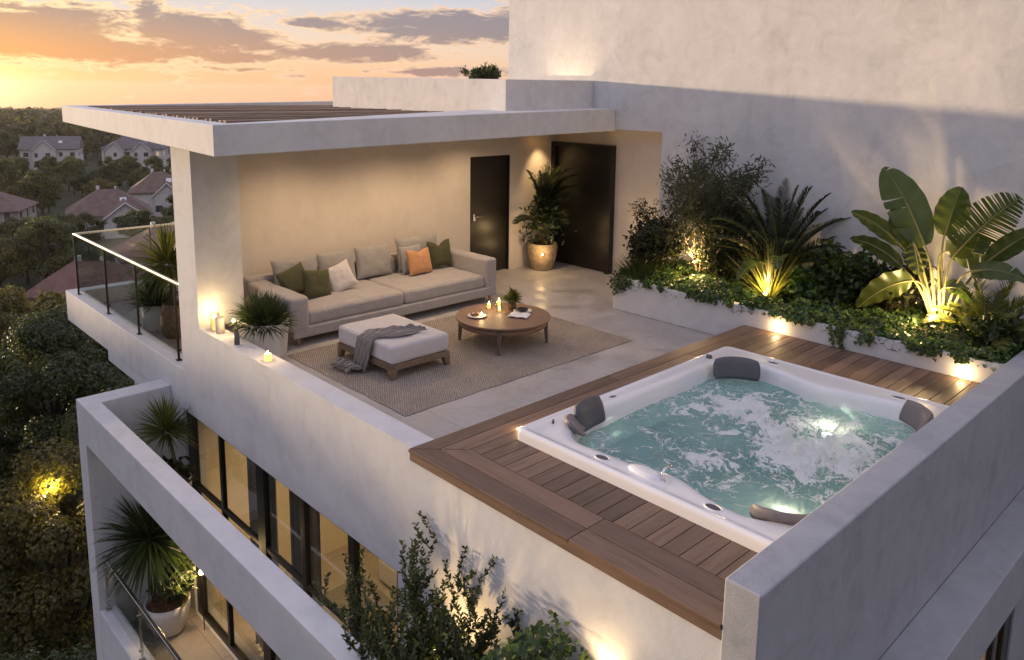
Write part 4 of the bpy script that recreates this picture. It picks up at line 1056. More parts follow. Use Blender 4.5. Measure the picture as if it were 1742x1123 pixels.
def candle(x, y, z, r, h, label, group, jar=True, e=1.2, name='candle'):
    t = thing(name, label, 'candle', (x, y, z), group)
    MB().lathe([(0, 0.003), (r, 0.003), (r, h - .006), (r * .9, h), (r * .3, h - .004), (0, h - .006)], (x, y, z), 22).build('wax', 'wax', t, smooth=True, loc=(x, y, z))
    MB().lathe([(0, 0), (0.005, 0.006), (0.0065, 0.014), (0.004, 0.026), (0, 0.036)], (x, y, z + h + .002), 12).build('flame', 'flame', t, smooth=True, loc=(x, y, z))
    if jar:
        R_ = r + 0.018
        MB().lathe([(R_ * .96, 0.0), (R_, 0.01), (R_, h + .075), (R_ - .003, h + .075), (R_ - .003, 0.01)], (x, y, z), 28).build('glass_holder', 'glass', t, smooth=True, loc=(x, y, z))
    light('POINT', (x, y, z + h + 0.05), e, WARM, t, size=0.02)
    return t
zt_ = zT + .001
G = 'candles on the coffee table'
candle(2.74, 3.14, zt_, 0.026, 0.065, 'lit candle in a short clear glass, left of the pair on the coffee table', G, e=1.3)
candle(2.80, 3.27, zt_, 0.026, 0.10, 'lit candle in the tallest clear glass on the coffee table', G, e=1.3)
candle(2.93, 3.16, zt_, 0.024, 0.03, 'lit tealight in clear glass between the tall candle and the small potted plant', G, e=0.8)
def plate(x, y, z, r, name, label, cat, mat='porcelain'):
    t = thing(name, label, cat, (x, y, z))
    MB().lathe([(0, 0.004), (r * .55, 0.004), (r * .62, 0.0), (r * .65, 0.002), (r, 0.018), (r, 0.021), (r * .6, 0.009), (0, 0.009)], (x, y, z), 36).build('dish', mat, t, smooth=True, loc=(x, y, z))
    return t
pt = plate(2.93, 2.76, zt_, 0.125, 'plate', 'white plate of dark snacks with a tealight, near the table edge', 'plate')
fm = MB()
for k in range(16):
    a_ = rng.uniform(0, 6.3); q_ = rng.uniform(0, .06); r = rng.uniform(.012, .022)
    fm.lathe([(0, -r), (r * .8, -r * .6), (r, 0), (r * .7, r * .7), (0, r)], (2.91 + q_ * math.cos(a_), 2.75 + q_ * math.sin(a_), zt_ + .02 + rng.uniform(0, .02)), 8)
fm.build('snacks', 'food', pt, smooth=True, loc=(2.93, 2.76, zt_))
candle(2.975, 2.80, zt_ + .01, 0.018, 0.02, 'lit tealight on the snack plate', G, jar=False, e=1.2)
# napkin / open magazine, with a plate and dark bowl behind it
def nap(u, v):
    a_ = 0.5; X_ = (u - .5) * 0.26; Y_ = (v - .5) * 0.21
    return (3.28 + X_ * math.cos(a_) - Y_ * math.sin(a_), 3.19 + X_ * math.sin(a_) + Y_ * math.cos(a_), zt_ + .010 + 0.012 * abs(math.sin(u * PI * 2)) ** .6 + .003 * math.sin(v * 9))
tag(MB().grid(nap, 30, 14).build('folded_napkin', 'paper', None, smooth=True, loc=(3.28, 3.19, zt_), solid=0.006), 'folded white napkin lying in front of the dark bowl', 'napkin')
pb2 = plate(3.16, 3.37, zt_, 0.125, 'plate', 'white plate under the small dark bowl', 'plate')
bw = MB().lathe([(0, .004), (.035, .003), (.065, .02), (.078, .038), (.073, .038), (.06, .022), (0, .012)], (3.16, 3.37, zt_ + .008), 32).build('bowl', 'shell_dark', None, smooth=True, loc=(3.16, 3.37, zt_ + .008))
tag(bw, 'small dark shallow bowl on a white plate', 'bowl')

# ================================================================== PLANTS ON THE TERRACE
def leafy(root, br, tips, n_per, L, W, spread, mat_leaf, name, label, cat, group=None, trunk_mat='bark_pale', parts=('branches', 'foliage'), upb=0.5, extra_along=0, minz=None, curl=.15):
    t = thing(name, label, cat, tuple(root), group)
    mb = MB()
    for pts, rad in br: mb.tube(pts, rad, 6, False)
    mb.build(parts[0], trunk_mat, t, smooth=True, loc=tuple(root))
    P = []; D = []
    for (p, d) in tips:
        for k in range(n_per):
            P.append(np.array(p) + nr.normal(size=3) * spread); D.append(np.array(d) * upb + nr.normal(size=3) * 0.7)
    for pts, rad in br:
        for k in range(extra_along):
            i = rng.randint(1, len(pts) - 1); P.append(np.array(pts[i]) + nr.normal(size=3) * spread * .6); D.append(nr.normal(size=3) + np.array([0, 0, .5]))
    P = np.array(P); D = np.array(D)
    if minz is not None: P[:, 2] = np.maximum(P[:, 2], minz)
    N = rdir(len(P), 0.8)
    v, f = leaves(P, D, N, L * nr.uniform(.7, 1.25, len(P)), W * nr.uniform(.8, 1.2, len(P)), 0.2, curl)
    blade_obj(parts[1], mat_leaf, (v, f), t, tuple(root))
    return t
# slender-leaved small tree, first in the planter
root = (3.88, 6.45, 0.52)
br, tips = limbs(root, 9, 0.98, 0.46, 0.018, 2)
leafy(root, br, tips, 34, 0.085, 0.021, 0.085, 'olive', 'olive_shrub', 'tall airy grey green shrub with thin stems lit from below, left in the planter', 'shrub', extra_along=16)
# dark glossy bush at the left end
root = (3.35, 6.0, 0.5)
br, tips = limbs(root, 6, 0.48, 0.55, 0.010, 1)
leafy(root, br, tips, 34, 0.10, 0.045, 0.09, 'dark_leaf', 'broadleaf_bush', 'dark glossy bush at the left end of the planter', 'bush', trunk_mat='bark', extra_along=20)
# feathery pale bush in front of it
t = thing('feathery_bush', 'soft feathery pale green bush at the left corner of the planter', 'bush', (3.25, 5.72, 0.5))
blade_obj('foliage', 'shrub', rosette((3.25, 5.75, 0.45), 620, 0.40, 0.007, 0.35, (0.0, 1.15), seg=4, head=.08), t, (3.25, 5.72, 0.5))
# date-like palm
def palm_plant(name, label, c, nfr, L, droop, cat='palm', leafL=.26, nl=30, mat='palm', spread=(0.15, 1.25), group=None, leafW=.018, stem=None, updir=None):
    t = thing(name, label, cat, c, group)
    out = []; rm = MB()
    for i in range(nfr):
        a = 2 * PI * i / nfr * 1.0 + rng.uniform(-.25, .25); ph = spread[0] + (spread[1] - spread[0]) * ((i * 0.618) % 1.0)
        d = (math.sin(ph) * math.cos(a), math.sin(ph) * math.sin(a), math.cos(ph))
        vf, path = frond((c[0], c[1], c[2] + (stem or 0)), d, L * rng.uniform(.82, 1.08), droop * rng.uniform(.7, 1.2), nl, leafL, leafW)
        out.append(vf); rm.tube(path, [0.009 * (1 - .8 * k / len(path)) + .001 for k in range(len(path))], 5, False)
    rm.build('stems', 'stalk', t, smooth=True, loc=c)
    if stem: MB().tube([(c[0], c[1], c[2] - .05), (c[0] + .01, c[1], c[2] + stem * .5), (c[0], c[1], c[2] + stem)], [.03, .022, .018], 8).build('trunk', 'bark', t, smooth=True, loc=c)
    blade_obj('fronds', mat, merge(out), t, c)
    return t
palm_plant('palm', 'dark feather palm with arching fronds in the middle of the planter', (5.14, 6.50, 0.80), 40, 1.30, 1.15, leafL=.20, nl=50, spread=(0.10, 1.15))
# spiky lit grass
t = thing('spiky_grass', 'spiky yellow green blade plant brightly lit from its base', 'ornamental grass', (5.30, 6.02, 0.52))
blade_obj('blades', 'grass_blade', rosette((5.30, 6.02, 0.50), 110, 0.80, 0.028, 0.25, (0.05, 0.95), seg=6, head=.04), t, (5.30, 6.02, 0.52))
# banana-like plant
BL = (7.34, 6.36, 0.54)
bn = thing('banana_plant', 'tall banana plant with big paddle leaves lit from below', 'banana plant', BL)
VD = np.array([-.714, .68, -.16])
def paddle(p0, p1, W, sag, split, roll=0.0, dy=(0, 0), fold=.28):
    """paddle blade from the stalk end p0 to the tip p1; its face looks roughly out over the terrace"""
    p0 = np.array(p0, float); p1 = np.array(p1, float); p0[1] += dy[0]; p1[1] += dy[1]
    c_ = (p0 + p1) / 2 + np.array([0, 0, sag]); n = 34
    bz = lambda t: p0 * (1 - t) ** 2 + 2 * c_ * t * (1 - t) + p1 * t * t
    mid = [bz(i / n) for i in range(n + 1)]; L = np.linalg.norm(p1 - p0)
    base = np.array([BL[0] + (p0[0] - BL[0]) * .16, BL[1] + (p0[1] - BL[1]) * .3 + rng.uniform(-.04, .04), BL[2] - .03])
    d0 = mid[1] - mid[0]; d0 /= np.linalg.norm(d0); h1 = base + np.array([(p0[0] - base[0]) * .25, 0, (p0[2] - base[2]) * .6]); h2 = p0 - d0 * .15
    path = [tuple(base * (1 - t) ** 3 + 3 * h1 * t * (1 - t) ** 2 + 3 * h2 * t * t * (1 - t) + p0 * t ** 3) for t in [k / 8 for k in range(9)]]
    V = []; Fq = []; m = 6
    for sg in (-1, 1):
        cuts = set(); i = 2
        while i < n - 1:
            i += rng.randint(1, 2) if split > .6 else rng.randint(3, 8)
            if rng.random() < split: cuts.add(i)
        prev = None
        for i in range(n + 1):
            s = i / n; prof = max(.02, math.sin(PI * min(1, .05 + .95 * s ** .80))) ** .60
            ds_ = mid[min(i + 1, n)] - mid[max(i - 1, 0)]; ds_ /= np.linalg.norm(ds_)
            side = np.cross(ds_, VD); side /= np.linalg.norm(side); nn = np.cross(side, ds_)
            sd = side * math.cos(roll) + nn * math.sin(roll); nu = np.cross(sd, ds_)
            wav = .012 * math.sin(i * .9 + sg * 2)
            def row(shift, shr=1.0, lift=0.0):
                r = []
                for j in range(m + 1):
                    q = j / m; wj = W / 2 * prof * q * shr
                    r.append(mid[i] + sg * sd * wj * .97 + nu * (wj * fold - .55 * wj * wj / W + (wav + lift) * q) + ds_ * (wj * .22 + shift * q))
                return r
            if i in cuts:
                g = L / n * rng.uniform(.25, .42)
                b0 = len(V); V += row(-g, rng.uniform(.93, 1), rng.uniform(-.012, .012))
                if prev is not None: Fq += [(prev + j, prev + j + 1, b0 + j + 1, b0 + j) for j in range(m)]
                prev = len(V); V += row(g, rng.uniform(.90, 1), rng.uniform(-.012, .012))
            else:
                b0 = len(V); V += row(0)
                if prev is not None: Fq += [(prev + j, prev + j + 1, b0 + j + 1, b0 + j) for j in range(m)]
                prev = b0
    lf = blade_obj('leaf', 'banana', (np.array(V), np.array(Fq)), bn, BL, smooth=True)
    rb = MB().tube([tuple(x) for x in mid], [.010 * (1 - .85 * k / n) + .001 for k in range(n + 1)], 6, False)
    rb.tube(path, [.021 - .011 * k / 8 for k in range(9)], 8, False); rb.build('leaf_stalk', 'stalk', lf, smooth=True, loc=BL)
paddle((7.10, 6.35, 1.50), (6.47, 6.35, 2.40), .50, .16, .22, .25, (0, .15), .45)
paddle((6.96, 6.35, 1.33), (6.62, 6.35, 1.92), .42, .06, .05, -.2, (.1, .25))
paddle((6.82, 6.35, 1.47), (6.15, 6.35, 1.80), .24, .10, .05, .7, (0, .05))
paddle((6.89, 6.35, 1.22), (6.25, 6.35, 1.48), .24, .14, .05, .7, (-.1, -.15))
paddle((7.24, 6.35, 1.62), (7.34, 6.35, 2.22), .42, .03, .05, .1, (.2, .3))
paddle((7.42, 6.35, 1.42), (8.02, 6.35, 2.18), .58, .12, .97, .15, (0, .1))
paddle((7.30, 6.35, 1.45), (7.88, 6.35, 1.42), .46, .10, .5, -.3, (.1, .1))
paddle((7.05, 6.35, 1.08), (6.50, 6.35, .66), .44, .16, .08, .45, (-.15, -.35))
paddle((7.80, 6.35, 1.42), (8.28, 6.35, 1.88), .26, .06, .1, .3, (-.1, -.1))
paddle((7.66, 6.35, 1.30), (8.26, 6.35, 1.30), .24, .13, .1, .4, (-.15, -.2))
paddle((6.98, 6.35, 1.52), (7.10, 6.35, 1.15), .30, .05, .05, .1, (-.05, -.1))
paddle((7.40, 6.35, 1.05), (7.75, 6.35, .95), .24, .14, .1, .5, (-.1, -.25))
# areca behind on the right
palm_plant('areca_palm', 'bushy yellow green palm at the right end of the planter', (7.86, 6.30, 0.5), 30, 0.78, 1.2, leafL=.22, nl=24, mat='yucca', leafW=.022)
# bushes between
def bush(c, n, h, sp, L, W, mat, name, label, lv=1, npr=26, sprd=.07, cat='bush', ea=14):
    br, tips = limbs(c, n, h, sp, 0.009, lv)
    return leafy(c, br, tips, npr, L, W, sprd, mat, name, label, cat, trunk_mat='bark', extra_along=ea)
bush((6.15, 6.45, .5), 8, .50, .8, .085, .06, 'ivy', 'round_leaf_bush', 'dark round leaved bush between the spiky grass and the banana plant', npr=30)
bush((4.35, 6.5, .5), 7, .36, .8, .08, .04, 'dark_leaf', 'low_bush', 'low dark bush below the palm, beside the airy shrub')
bush((5.75, 6.3, .5), 7, .32, .9, .10, .06, 'ivy', 'low_bush', 'low leafy bush right of the spiky grass')
bush((7.98, 6.05, .46), 7, .22, .9, .09, .035, 'shrub', 'low_bush', 'low leafy bush right of the banana plant', npr=16)
bush((6.72, 6.55, .5), 7, .42, .7, .09, .05, 'dark_leaf', 'low_bush', 'low dark bush just left of the banana stems')
# ivy ground cover (countless leaves) and trailing ivy over the front edge
def ivyleaves(P, N, size):
    n = len(P); N = norm(N); T = norm(np.cross(N, rdir(n))); S = np.cross(N, T); sz = size[:, None]
    v = np.stack([P - T * sz * .45, P + S * sz * .52 - T * sz * .15 + N * sz * .08, P + S * sz * .30 + T * sz * .22, P + T * sz * .62 - N * sz * .1,
                  P - S * sz * .30 + T * sz * .22, P - S * sz * .52 - T * sz * .15 + N * sz * .08], 1).reshape(-1, 3)
    i = np.arange(n)[:, None] * 6
    return v, np.concatenate([i + np.array([[0, 1, 2, 3]]), i + np.array([[0, 3, 4, 5]])], 0)
def mound(x, y):
    return 0.50 + 0.09 * mnoise.noise(Vector((x * 2.1, y * 2.1, 0))) + 0.06 * mnoise.noise(Vector((x * 6, y * 6, 3))) + 0.07 * math.sin(min(1, (y - 5.5) / .5) * PI / 2)
P = []; N = []; SZ = []
for i in range(30000):
    x = rng.uniform(3.02, 8.28); y = 5.48 + 1.5 * rng.random() ** 1.25
    clump = mnoise.noise(Vector((x * 3.3, y * 3.3, 9)))
    if clump < -0.42 and rng.random() < .7: continue
    if math.hypot(x - 7.34, y - 6.12) < .19 or math.hypot(x - 5.30, y - 5.9) < .12 or math.hypot(x - 3.85, y - 6.2) < .15: continue
    z = mound(x, y) + rng.uniform(-.09, .045) + 0.04 * clump
    P.append((x, y, z)); N.append((rng.gauss(0, .6), rng.gauss(-.35, .6), 1)); SZ.append(rng.uniform(.028, .062) * (1.25 if clump > .2 else .9))
g = blade_obj('ivy_ground_cover', 'ivy', ivyleaves(np.array(P), np.array(N), np.array(SZ)), None, (5.6, 6.2, 0.45))
tag(g, 'dense dark ivy carpet filling the long planter', 'ground cover', kind='stuff')
for (x, w_, ln, lab) in [(3.22, .34, .30, 'thick ivy spilling over the left corner of the planter'), (3.75, .25, .10, 'short ivy fringe on the planter edge near its left corner'),
                         (6.52, .18, .34, 'longest ivy trail hanging down to the deck from the planter'), (6.85, .10, .24, 'thin ivy trail just right of the longest one'),
                         (5.9, .5, .06, 'low ivy fringe on the planter edge behind the deck light'), (4.7, .55, .07, 'low ivy fringe along the planter edge in front of the palm'), (7.6, .5, .10, 'ivy fringe over the planter edge near the right wall')]:
    P = []; N = []; SZ = []
    st = MB(); ns_ = max(3, int(w_ * 26))
    for k in range(ns_):
        xx = x + rng.uniform(-w_, w_) / 1.6; L = ln * rng.uniform(.35, 1.0) * (1 - .5 * abs(xx - x) / w_); yy = 5.46
        path = [(xx, 5.55, .55), (xx, 5.475, .535)]
        cx = xx
        for q in range(10):
            cx += rng.uniform(-.012, .012); path.append((cx, 5.462 - .02 * rng.random(), .52 - L * (q + 1) / 10))
        st.tube(path, .0022, 4, False)
        for q in range(int(16 + L * 130)):
            i = rng.randint(0, 11); p = path[i]
            P.append((p[0] + rng.gauss(0, .022), p[1] - abs(rng.gauss(0, .018)), p[2] + rng.gauss(0, .02))); N.append((rng.gauss(0, .5), -1, rng.gauss(.4, .4))); SZ.append(rng.uniform(.022, .05))
    t = thing('trailing_ivy', lab, 'ivy', (x, 5.47, .52), 'ivy hanging over the planter edge')
    st.build('vines', 'stalk', t, loc=(x, 5.47, .52))
    blade_obj('leaves', 'ivy', ivyleaves(np.array(P), np.array(N), np.array(SZ)), t, (x, 5.47, .52))

# garden spotlights in the planter and recessed lights in its wall
def spike_light(x, y, z, tgt, e, lab, angle=75, fill_e=3):
    t = thing('garden_spotlight', lab, 'spotlight', (x, y, z), 'garden spotlights')
    MB().lathe([(0.0, 0), (.03, 0), (.034, .05), (.030, .05), (.028, .04), (0, .04)], (x, y, z), 16).tube([(x, y, z - .12), (x, y, z)], .006, 6).build('housing', 'black_metal', t, smooth=True, loc=(x, y, z))
    MB().lathe([(0, .042), (.027, .042)], (x, y, z), 14).build('lens', 'lamp_glow', t, loc=(x, y, z))
    light('SPOT', (x, y, z + .07), e, WARM, t, size=.05, target=tgt, spot=R(angle), blend=.8)
    if fill_e: light('POINT', (x, y - .05, z + .26), fill_e * 3.0, WARM, t, size=.05)  # added point fill that brightens the foliage round each spotlight
spike_light(3.98, 6.15, .56, (3.85, 6.6, 1.7), 150, 'garden spotlight at the foot of the tall airy shrub', fill_e=9)
spike_light(4.20, 6.62, .62, (4.35, 6.95, 1.6), 80, 'garden spotlight against the wall behind the airy shrub', fill_e=2)
spike_light(5.30, 5.88, .54, (5.30, 6.2, 1.4), 110, 'garden spotlight in the centre of the spiky grass', 90, fill_e=9)
spike_light(7.36, 6.10, .55, (7.15, 6.5, 1.6), 130, 'garden spotlight at the foot of the banana plant', 110, fill_e=16)
spike_light(6.9, 6.8, .62, (6.7, 6.98, 1.6), 60, 'garden spotlight against the wall behind the banana plant', 120, fill_e=1.5)
for (x, lab) in ((5.74, 'round recessed wall light in the planter beside the deck corner'), (7.91, 'round recessed wall light in the planter next to the right wall')):
    t = thing('recessed_wall_light', lab, 'wall light', (x, 5.47, .315), 'recessed lights in the planter wall')
    mt = Matrix.Translation((x, 5.474, .315)) @ Matrix.Rotation(PI / 2, 4, 'X')
    b_ = MB().lathe([(.034, .0), (.034, .008), (.026, .008), (.025, .002)], (0, 0, 0), 22); b_.v = [tuple(mt @ Vector(p)) for p in b_.v]; b_.build('trim_ring', 'steel', t, smooth=True, loc=(x, 5.47, .315))
    b_ = MB().lathe([(.025, .003), (.012, .010), (0, .011)], (0, 0, 0), 22); b_.v = [tuple(mt @ Vector(p)) for p in b_.v]; b_.build('lens', 'lamp_glow', t, smooth=True, loc=(x, 5.47, .315))
    light('POINT', (x, 5.40, .33), 3.6, WARM, t, size=.03)
t = thing('added_uplight', 'small added floor uplight hidden beside the planter, warming the right end of the porch', 'uplight', (2.52, 7.17, 0))
MB().lathe([(0, 0), (.05, 0), (.05, .05), (.042, .05), (.04, .04), (0, .04)], (2.52, 7.17, 0.001), 18).build('housing', 'black_metal', t, smooth=True, loc=(2.52, 7.17, 0))
light('SPOT', (2.52, 7.12, .1), 120, WARM, t, size=.03, target=(2.45, 7.3, 1.8), spot=R(90), blend=.9)  # added hidden lamp, gives the porch wall its warm glow at the right
spike_light(5.85, 6.84, .62, (6.0, 6.99, 1.5), 40, 'garden spotlight against the wall right of the palm', 120, fill_e=1)
# deck glow at the tub's left corner: small light under the rim
t = thing('deck_light', 'small recessed light in the deck at the left corner of the hot tub', 'deck light', (5.60, 0.95, ZD))
MB().lathe([(.022, 0), (.022, .004), (.016, .005), (0, .005)], (5.60, .95, ZD + .0005), 18).build('lens', 'lamp_glow', t, loc=(5.60, .95, ZD))
light('POINT', (5.60, .95, ZD + .05), .55, WARM, t, size=.02)

# ------------------------------------------------------------------ potted plants
def pot(c, prof, mat='ceramic', t=None, fill='soil', seg=36, fillz=-.04):
    H = max(z for r, z in prof); rt = [r for r, z in prof if z == H][0]
    MB().lathe(prof + [(rt - .022, H), (rt - .026, H + fillz * 1.2)], c, seg).build('pot', mat, t, smooth=True, loc=c)
    mb = MB(); 
    def fn(u, v):
        a = u * 2 * PI; r = v * (rt - .02); return (c[0] + r * math.cos(a), c[1] + r * math.sin(a), c[2] + H + fillz + .014 * mnoise.noise(Vector((math.cos(a) * r * 30, math.sin(a) * r * 30, 1))) + .012 * (1 - v))
    mb.grid(fn, 36, 8).build('soil', fill, t, smooth=True, loc=c)
    return c[2] + H + fillz
def glowpot_mat():
    return M['ceramic']
c = (0.36, 6.62, 0.0)
t = thing('potted_fern_palm', 'tall bushy fern palm in a round pale pot between the two black doors', 'potted plant', c)
zp = pot(c, [(.17, 0), (.20, .02), (.26, .22), (.285, .42), (.27, .50)], simple('tan_pot', (.42, .31, .19), .75, var=.3, vs=14, bump=.6, bs=40), t)
out = []; rm = MB()
for i in range(34):
    a = rng.uniform(0, 2 * PI); ph = rng.uniform(.1, 1.15); hz = zp + rng.choice([.35, .55, .7, .8])
    d = (math.sin(ph) * math.cos(a), math.sin(ph) * math.sin(a) , math.cos(ph))
    if d[0] < -.25: d = (-d[0] * .3, d[1], d[2])
    if d[1] > .5: d = (d[0], d[1] * .4, d[2])
    vf, path = frond((c[0], c[1], hz), d, rng.uniform(.6, .98), 1.25, 24, .19, .024); out.append(vf); rm.tube(path, .005, 5, False)
for k in range(7): rm.tube([(c[0] + rng.uniform(-.06, .06), c[1] + rng.uniform(-.06, .06), zp - .03), (c[0] + rng.uniform(-.05, .05), c[1] + rng.uniform(-.05, .05), zp + .75)], .011, 6)
rm.build('stems', 'bark', t, smooth=True, loc=c); blade_obj('fronds', 'palm', merge(out), t, c)
P = np.array(c) + np.array([0, 0, zp + .45]) + nr.normal(size=(380, 3)) * np.array([.20, .16, .22]); P[:, 0] = np.maximum(P[:, 0], .05); P[:, 2] = np.clip(P[:, 2], zp + .02, 1.7)
blade_obj('foliage', 'shrub', leaves(P, rdir(380, .2), rdir(380, .8), .10, .045), t, c)
light('POINT', (0.72, 6.20, .70), 5.0, WARM, t, size=.03)
MB().lathe([(0, 0), (.014, .004), (.016, .018), (.008, .03), (0, .032)], (0.62, 6.36, .335), 14).build('bulb', 'lamp_glow', t, smooth=True, loc=c)
light('POINT', (0.68, 6.27, .36), 2.6, WARM, t, size=.03)

# small plant on the coffee table
c = (2.985, 3.34, zt_)
t = thing('small_potted_plant', 'small rounded green plant in a brown pot on the coffee table', 'potted plant', c)
zp = pot(c, [(.035, 0), (.05, .01), (.062, .06), (.055, .10)], simple('brown_pot', (.10, .055, .03), .5, var=.3), t, seg=24, fillz=-.015)
blade_obj('foliage', 'yucca', rosette((c[0], c[1], zp + .05), 240, .13, .016, .3, (0, 1.7), seg=3, head=.03), t, c)
# faceted planter by the sofa arm, with a strappy plant
c = (1.42, 0.53, 0.0)
t = thing('faceted_planter', 'low faceted white planter with a dark strappy plant beside the sofa arm', 'potted plant', c)
def hexr(r, z, k=0): return [(c[0] + r * math.cos(a_ + k), c[1] + r * .78 * math.sin(a_ + k), z) for a_ in [PI / 3 * i + .1 for i in range(6)]]
MB().loft([hexr(.33, 0), hexr(.385, .44), hexr(.36, .44), hexr(.34, .38)], True, (True, False)).build('pot', 'ceramic_white', t, bevel=.004, loc=c)
MB().loft([hexr(.345, .395), hexr(.1, .41)], True, (False, True)).build('soil', 'soil', t, loc=c)
blade_obj('foliage', 'palm', merge([rosette((c[0] + dx, c[1] + dy, .40), 170, .33, .020, .9, (0, 1.6), seg=5, head=.03) for dx, dy in ((0, 0), (.15, .05), (-.15, -.03), (.05, -.12), (-.08, .1), (.2, -.06))]), t, c)
for (x, y, z) in ((1.30, .20, .44),):
    MB().lathe([(0, 0), (.016, .004), (.019, .02), (.01, .036), (0, .038)], (x, y, z), 14).build('bulb', 'lamp_glow', t, smooth=True, loc=c)
    light('POINT', (x, y - .04, z + .06), 4.5, WARM, t, size=.03)
# candles and vases standing on the kerb by the column
G = 'candles on the terrace kerb'
candle(2.40, 0.10, .258, .040, .085, 'single squat lit candle alone on the white kerb in front of the faceted planter', G, jar=False, e=1.6)
candle(0.88, 0.14, .258, .040, .16, 'tall lit candle in a clear glass at the foot of the column', G, e=7)
for (x, y, r, h, lab) in ((1.05, .13, .055, .20, 'taller pale ceramic cylinder vase on the kerb'), (1.62, .09, .032, .14, 'short slim dark ribbed vase on the kerb beside the pale one')):
    t = thing('vase', lab, 'vase', (x, y, .258))
    MB().lathe([(r * .9, 0), (r, .01), (r * 1.02, h), (r * .92, h), (r * .9, h * .4), (0, h * .38)], (x, y, .258), 28).build('vase_body', 'ceramic' if r > .05 else 'rubber_grey', t, smooth=True, loc=(x, y, .258))
# side balcony plants
c = (-2.98, 0.72, -.75)
t = thing('potted_shrub', 'dark bushy plant in a white cylinder pot behind the glass railing', 'potted plant', c)
zp = pot(c, [(.20, 0), (.21, .02), (.215, .40), (.215, .44)], 'ceramic_white', t)
blade_obj('foliage', 'palm', rosette((c[0], c[1], zp), 360, .50, .022, .7, (0, 1.4), seg=5, head=.06), t, c)
c = (-2.35, 0.80, -.75)
t = thing('tall_dracaena', 'tall yellow green spiky plant in a brown wicker pot behind the glass railing', 'potted plant', c)
M['wicker'] = simple('wicker', (.16, .10, .06), .85, var=.6, vs=22, bump=1.0, bs=40)
zp = pot(c, [(.15, 0), (.19, .06), (.22, .28), (.18, .50), (.17, .56)], 'wicker', t)
MB().tube([(c[0], c[1], zp - .02), (c[0] - .03, c[1], zp + .35), (c[0] - .10, c[1], zp + .62)], [.045, .038, .034], 10).build('trunk', 'bark', t, smooth=True, loc=c)
blade_obj('foliage', 'yucca', rosette((c[0] - .15, c[1], zp + .68), 300, .62, .030, .65, (0, 2.2), seg=6, head=.07), t, c)
# lower balcony plants
c = (.16, -.42, -4.10)
t = thing('potted_plant', 'big round pale pot of bark chips with a small leafy plant on the lower balcony', 'potted plant', c)
zp = pot(c, [(.15, 0), (.20, .03), (.26, .18), (.29, .36), (.295, .46)], 'ceramic_white', t, fill='bark_chips', fillz=-.07)
ch = MB()
for i in range(190):
    a = rng.uniform(0, 6.28); r = .24 * rng.random() ** .5; mt = Matrix.Translation((c[0] + r * math.cos(a), c[1] + r * math.sin(a), zp + .02 + rng.uniform(0, .02))) @ Matrix.Rotation(rng.uniform(0, 6), 4, 'Z') @ Matrix.Rotation(rng.uniform(-.7, .7), 4, 'X')
    ch.box(-.028, .028, -.013, .013, -.004, .004, mt)
tag(ch.build('bark_chips', 'bark_chips', t, loc=c), kind='stuff')
br, tips = limbs((c[0] + .02, c[1] + .1, zp), 5, .30, .5, .010, 1)
mb = MB()
for p_, r_ in br: mb.tube(p_, r_, 6, False)
mb.build('branches', 'bark', t, smooth=True, loc=c)
P = np.array([np.array(p) + nr.normal(size=3) * .05 for p, d in tips for k in range(9)]); blade_obj('foliage', 'shrub', leaves(P, rdir(len(P), .4), rdir(len(P), .8), .12, .055), t, c)
light('POINT', (c[0] + .34, c[1] + .30, zp + .52), 24, WARM, t, size=.04)
MB().lathe([(0, 0), (.03, .01), (.035, .04), (.02, .065), (0, .07)], (c[0] + .32, c[1] + .36, zp + .45), 16).build('garden_bulb', 'lamp_glow', t, smooth=True, loc=c)
MB().tube([(c[0] + .32, c[1] + .36, -4.1), (c[0] + .32, c[1] + .36, zp + .45)], .008, 8).build('lamp_stake', 'black_metal', t, loc=c)
c = (-.12, -.50, -4.10)
t = thing('fan_palm', 'large spiky fan palm in the corner of the lower balcony', 'potted plant', c)
zp = pot(c, [(.15, 0), (.18, .02), (.20, .28), (.20, .30)], 'ceramic', t)
MB().tube([(c[0], c[1], zp - .02), (c[0] + .02, c[1], zp + .5), (c[0], c[1], zp + .95)], [.06, .055, .05], 10).build('trunk', 'bark', t, smooth=True, loc=c)
v1 = rosette((c[0] + .05, c[1] - .02, zp + 1.05), 420, .66, .032, .55, (0, 2.5), seg=5, head=.08)
v1[0][:, 0] = np.maximum(v1[0][:, 0], -.385 + .004 * nr.rand(len(v1[0]))); v1[0][:, 1] = np.minimum(v1[0][:, 1], -.02)
blade_obj('foliage', 'palm', v1, t, c)
c = (.30, -.22, -2.13)
t = thing('potted_dracaena', 'spiky dracaena in a grey pot behind the lower balcony parapet', 'potted plant', c)
zp = pot(c, [(.11, 0), (.14, .02), (.17, .24), (.17, .28)], 'ceramic', t)
MB().tube([(c[0], c[1], zp - .02), (c[0] - .06, c[1] - .03, zp + .35), (c[0] - .12, c[1] - .05, zp + .62)], [.028, .024, .02], 8).build('trunk', 'bark', t, smooth=True, loc=c)
v1 = rosette((c[0] - .12, c[1] - .08, zp + .68), 300, .42, .019, .6, (0, 2.0), seg=5, head=.05)
v1[0][:, 1] = np.minimum(v1[0][:, 1], -.01); blade_obj('foliage', 'yucca', v1, t, c)
P = np.array([c[0], c[1] - .05, zp + .10]) + nr.normal(size=(160, 3)) * np.array([.13, .07, .07]); P[:, 1] = np.minimum(P[:, 1], -.03)
blade_obj('under_leaves', 'dark_leaf', leaves(P, rdir(160, .1), rdir(160, .8), .13, .07), t, c)

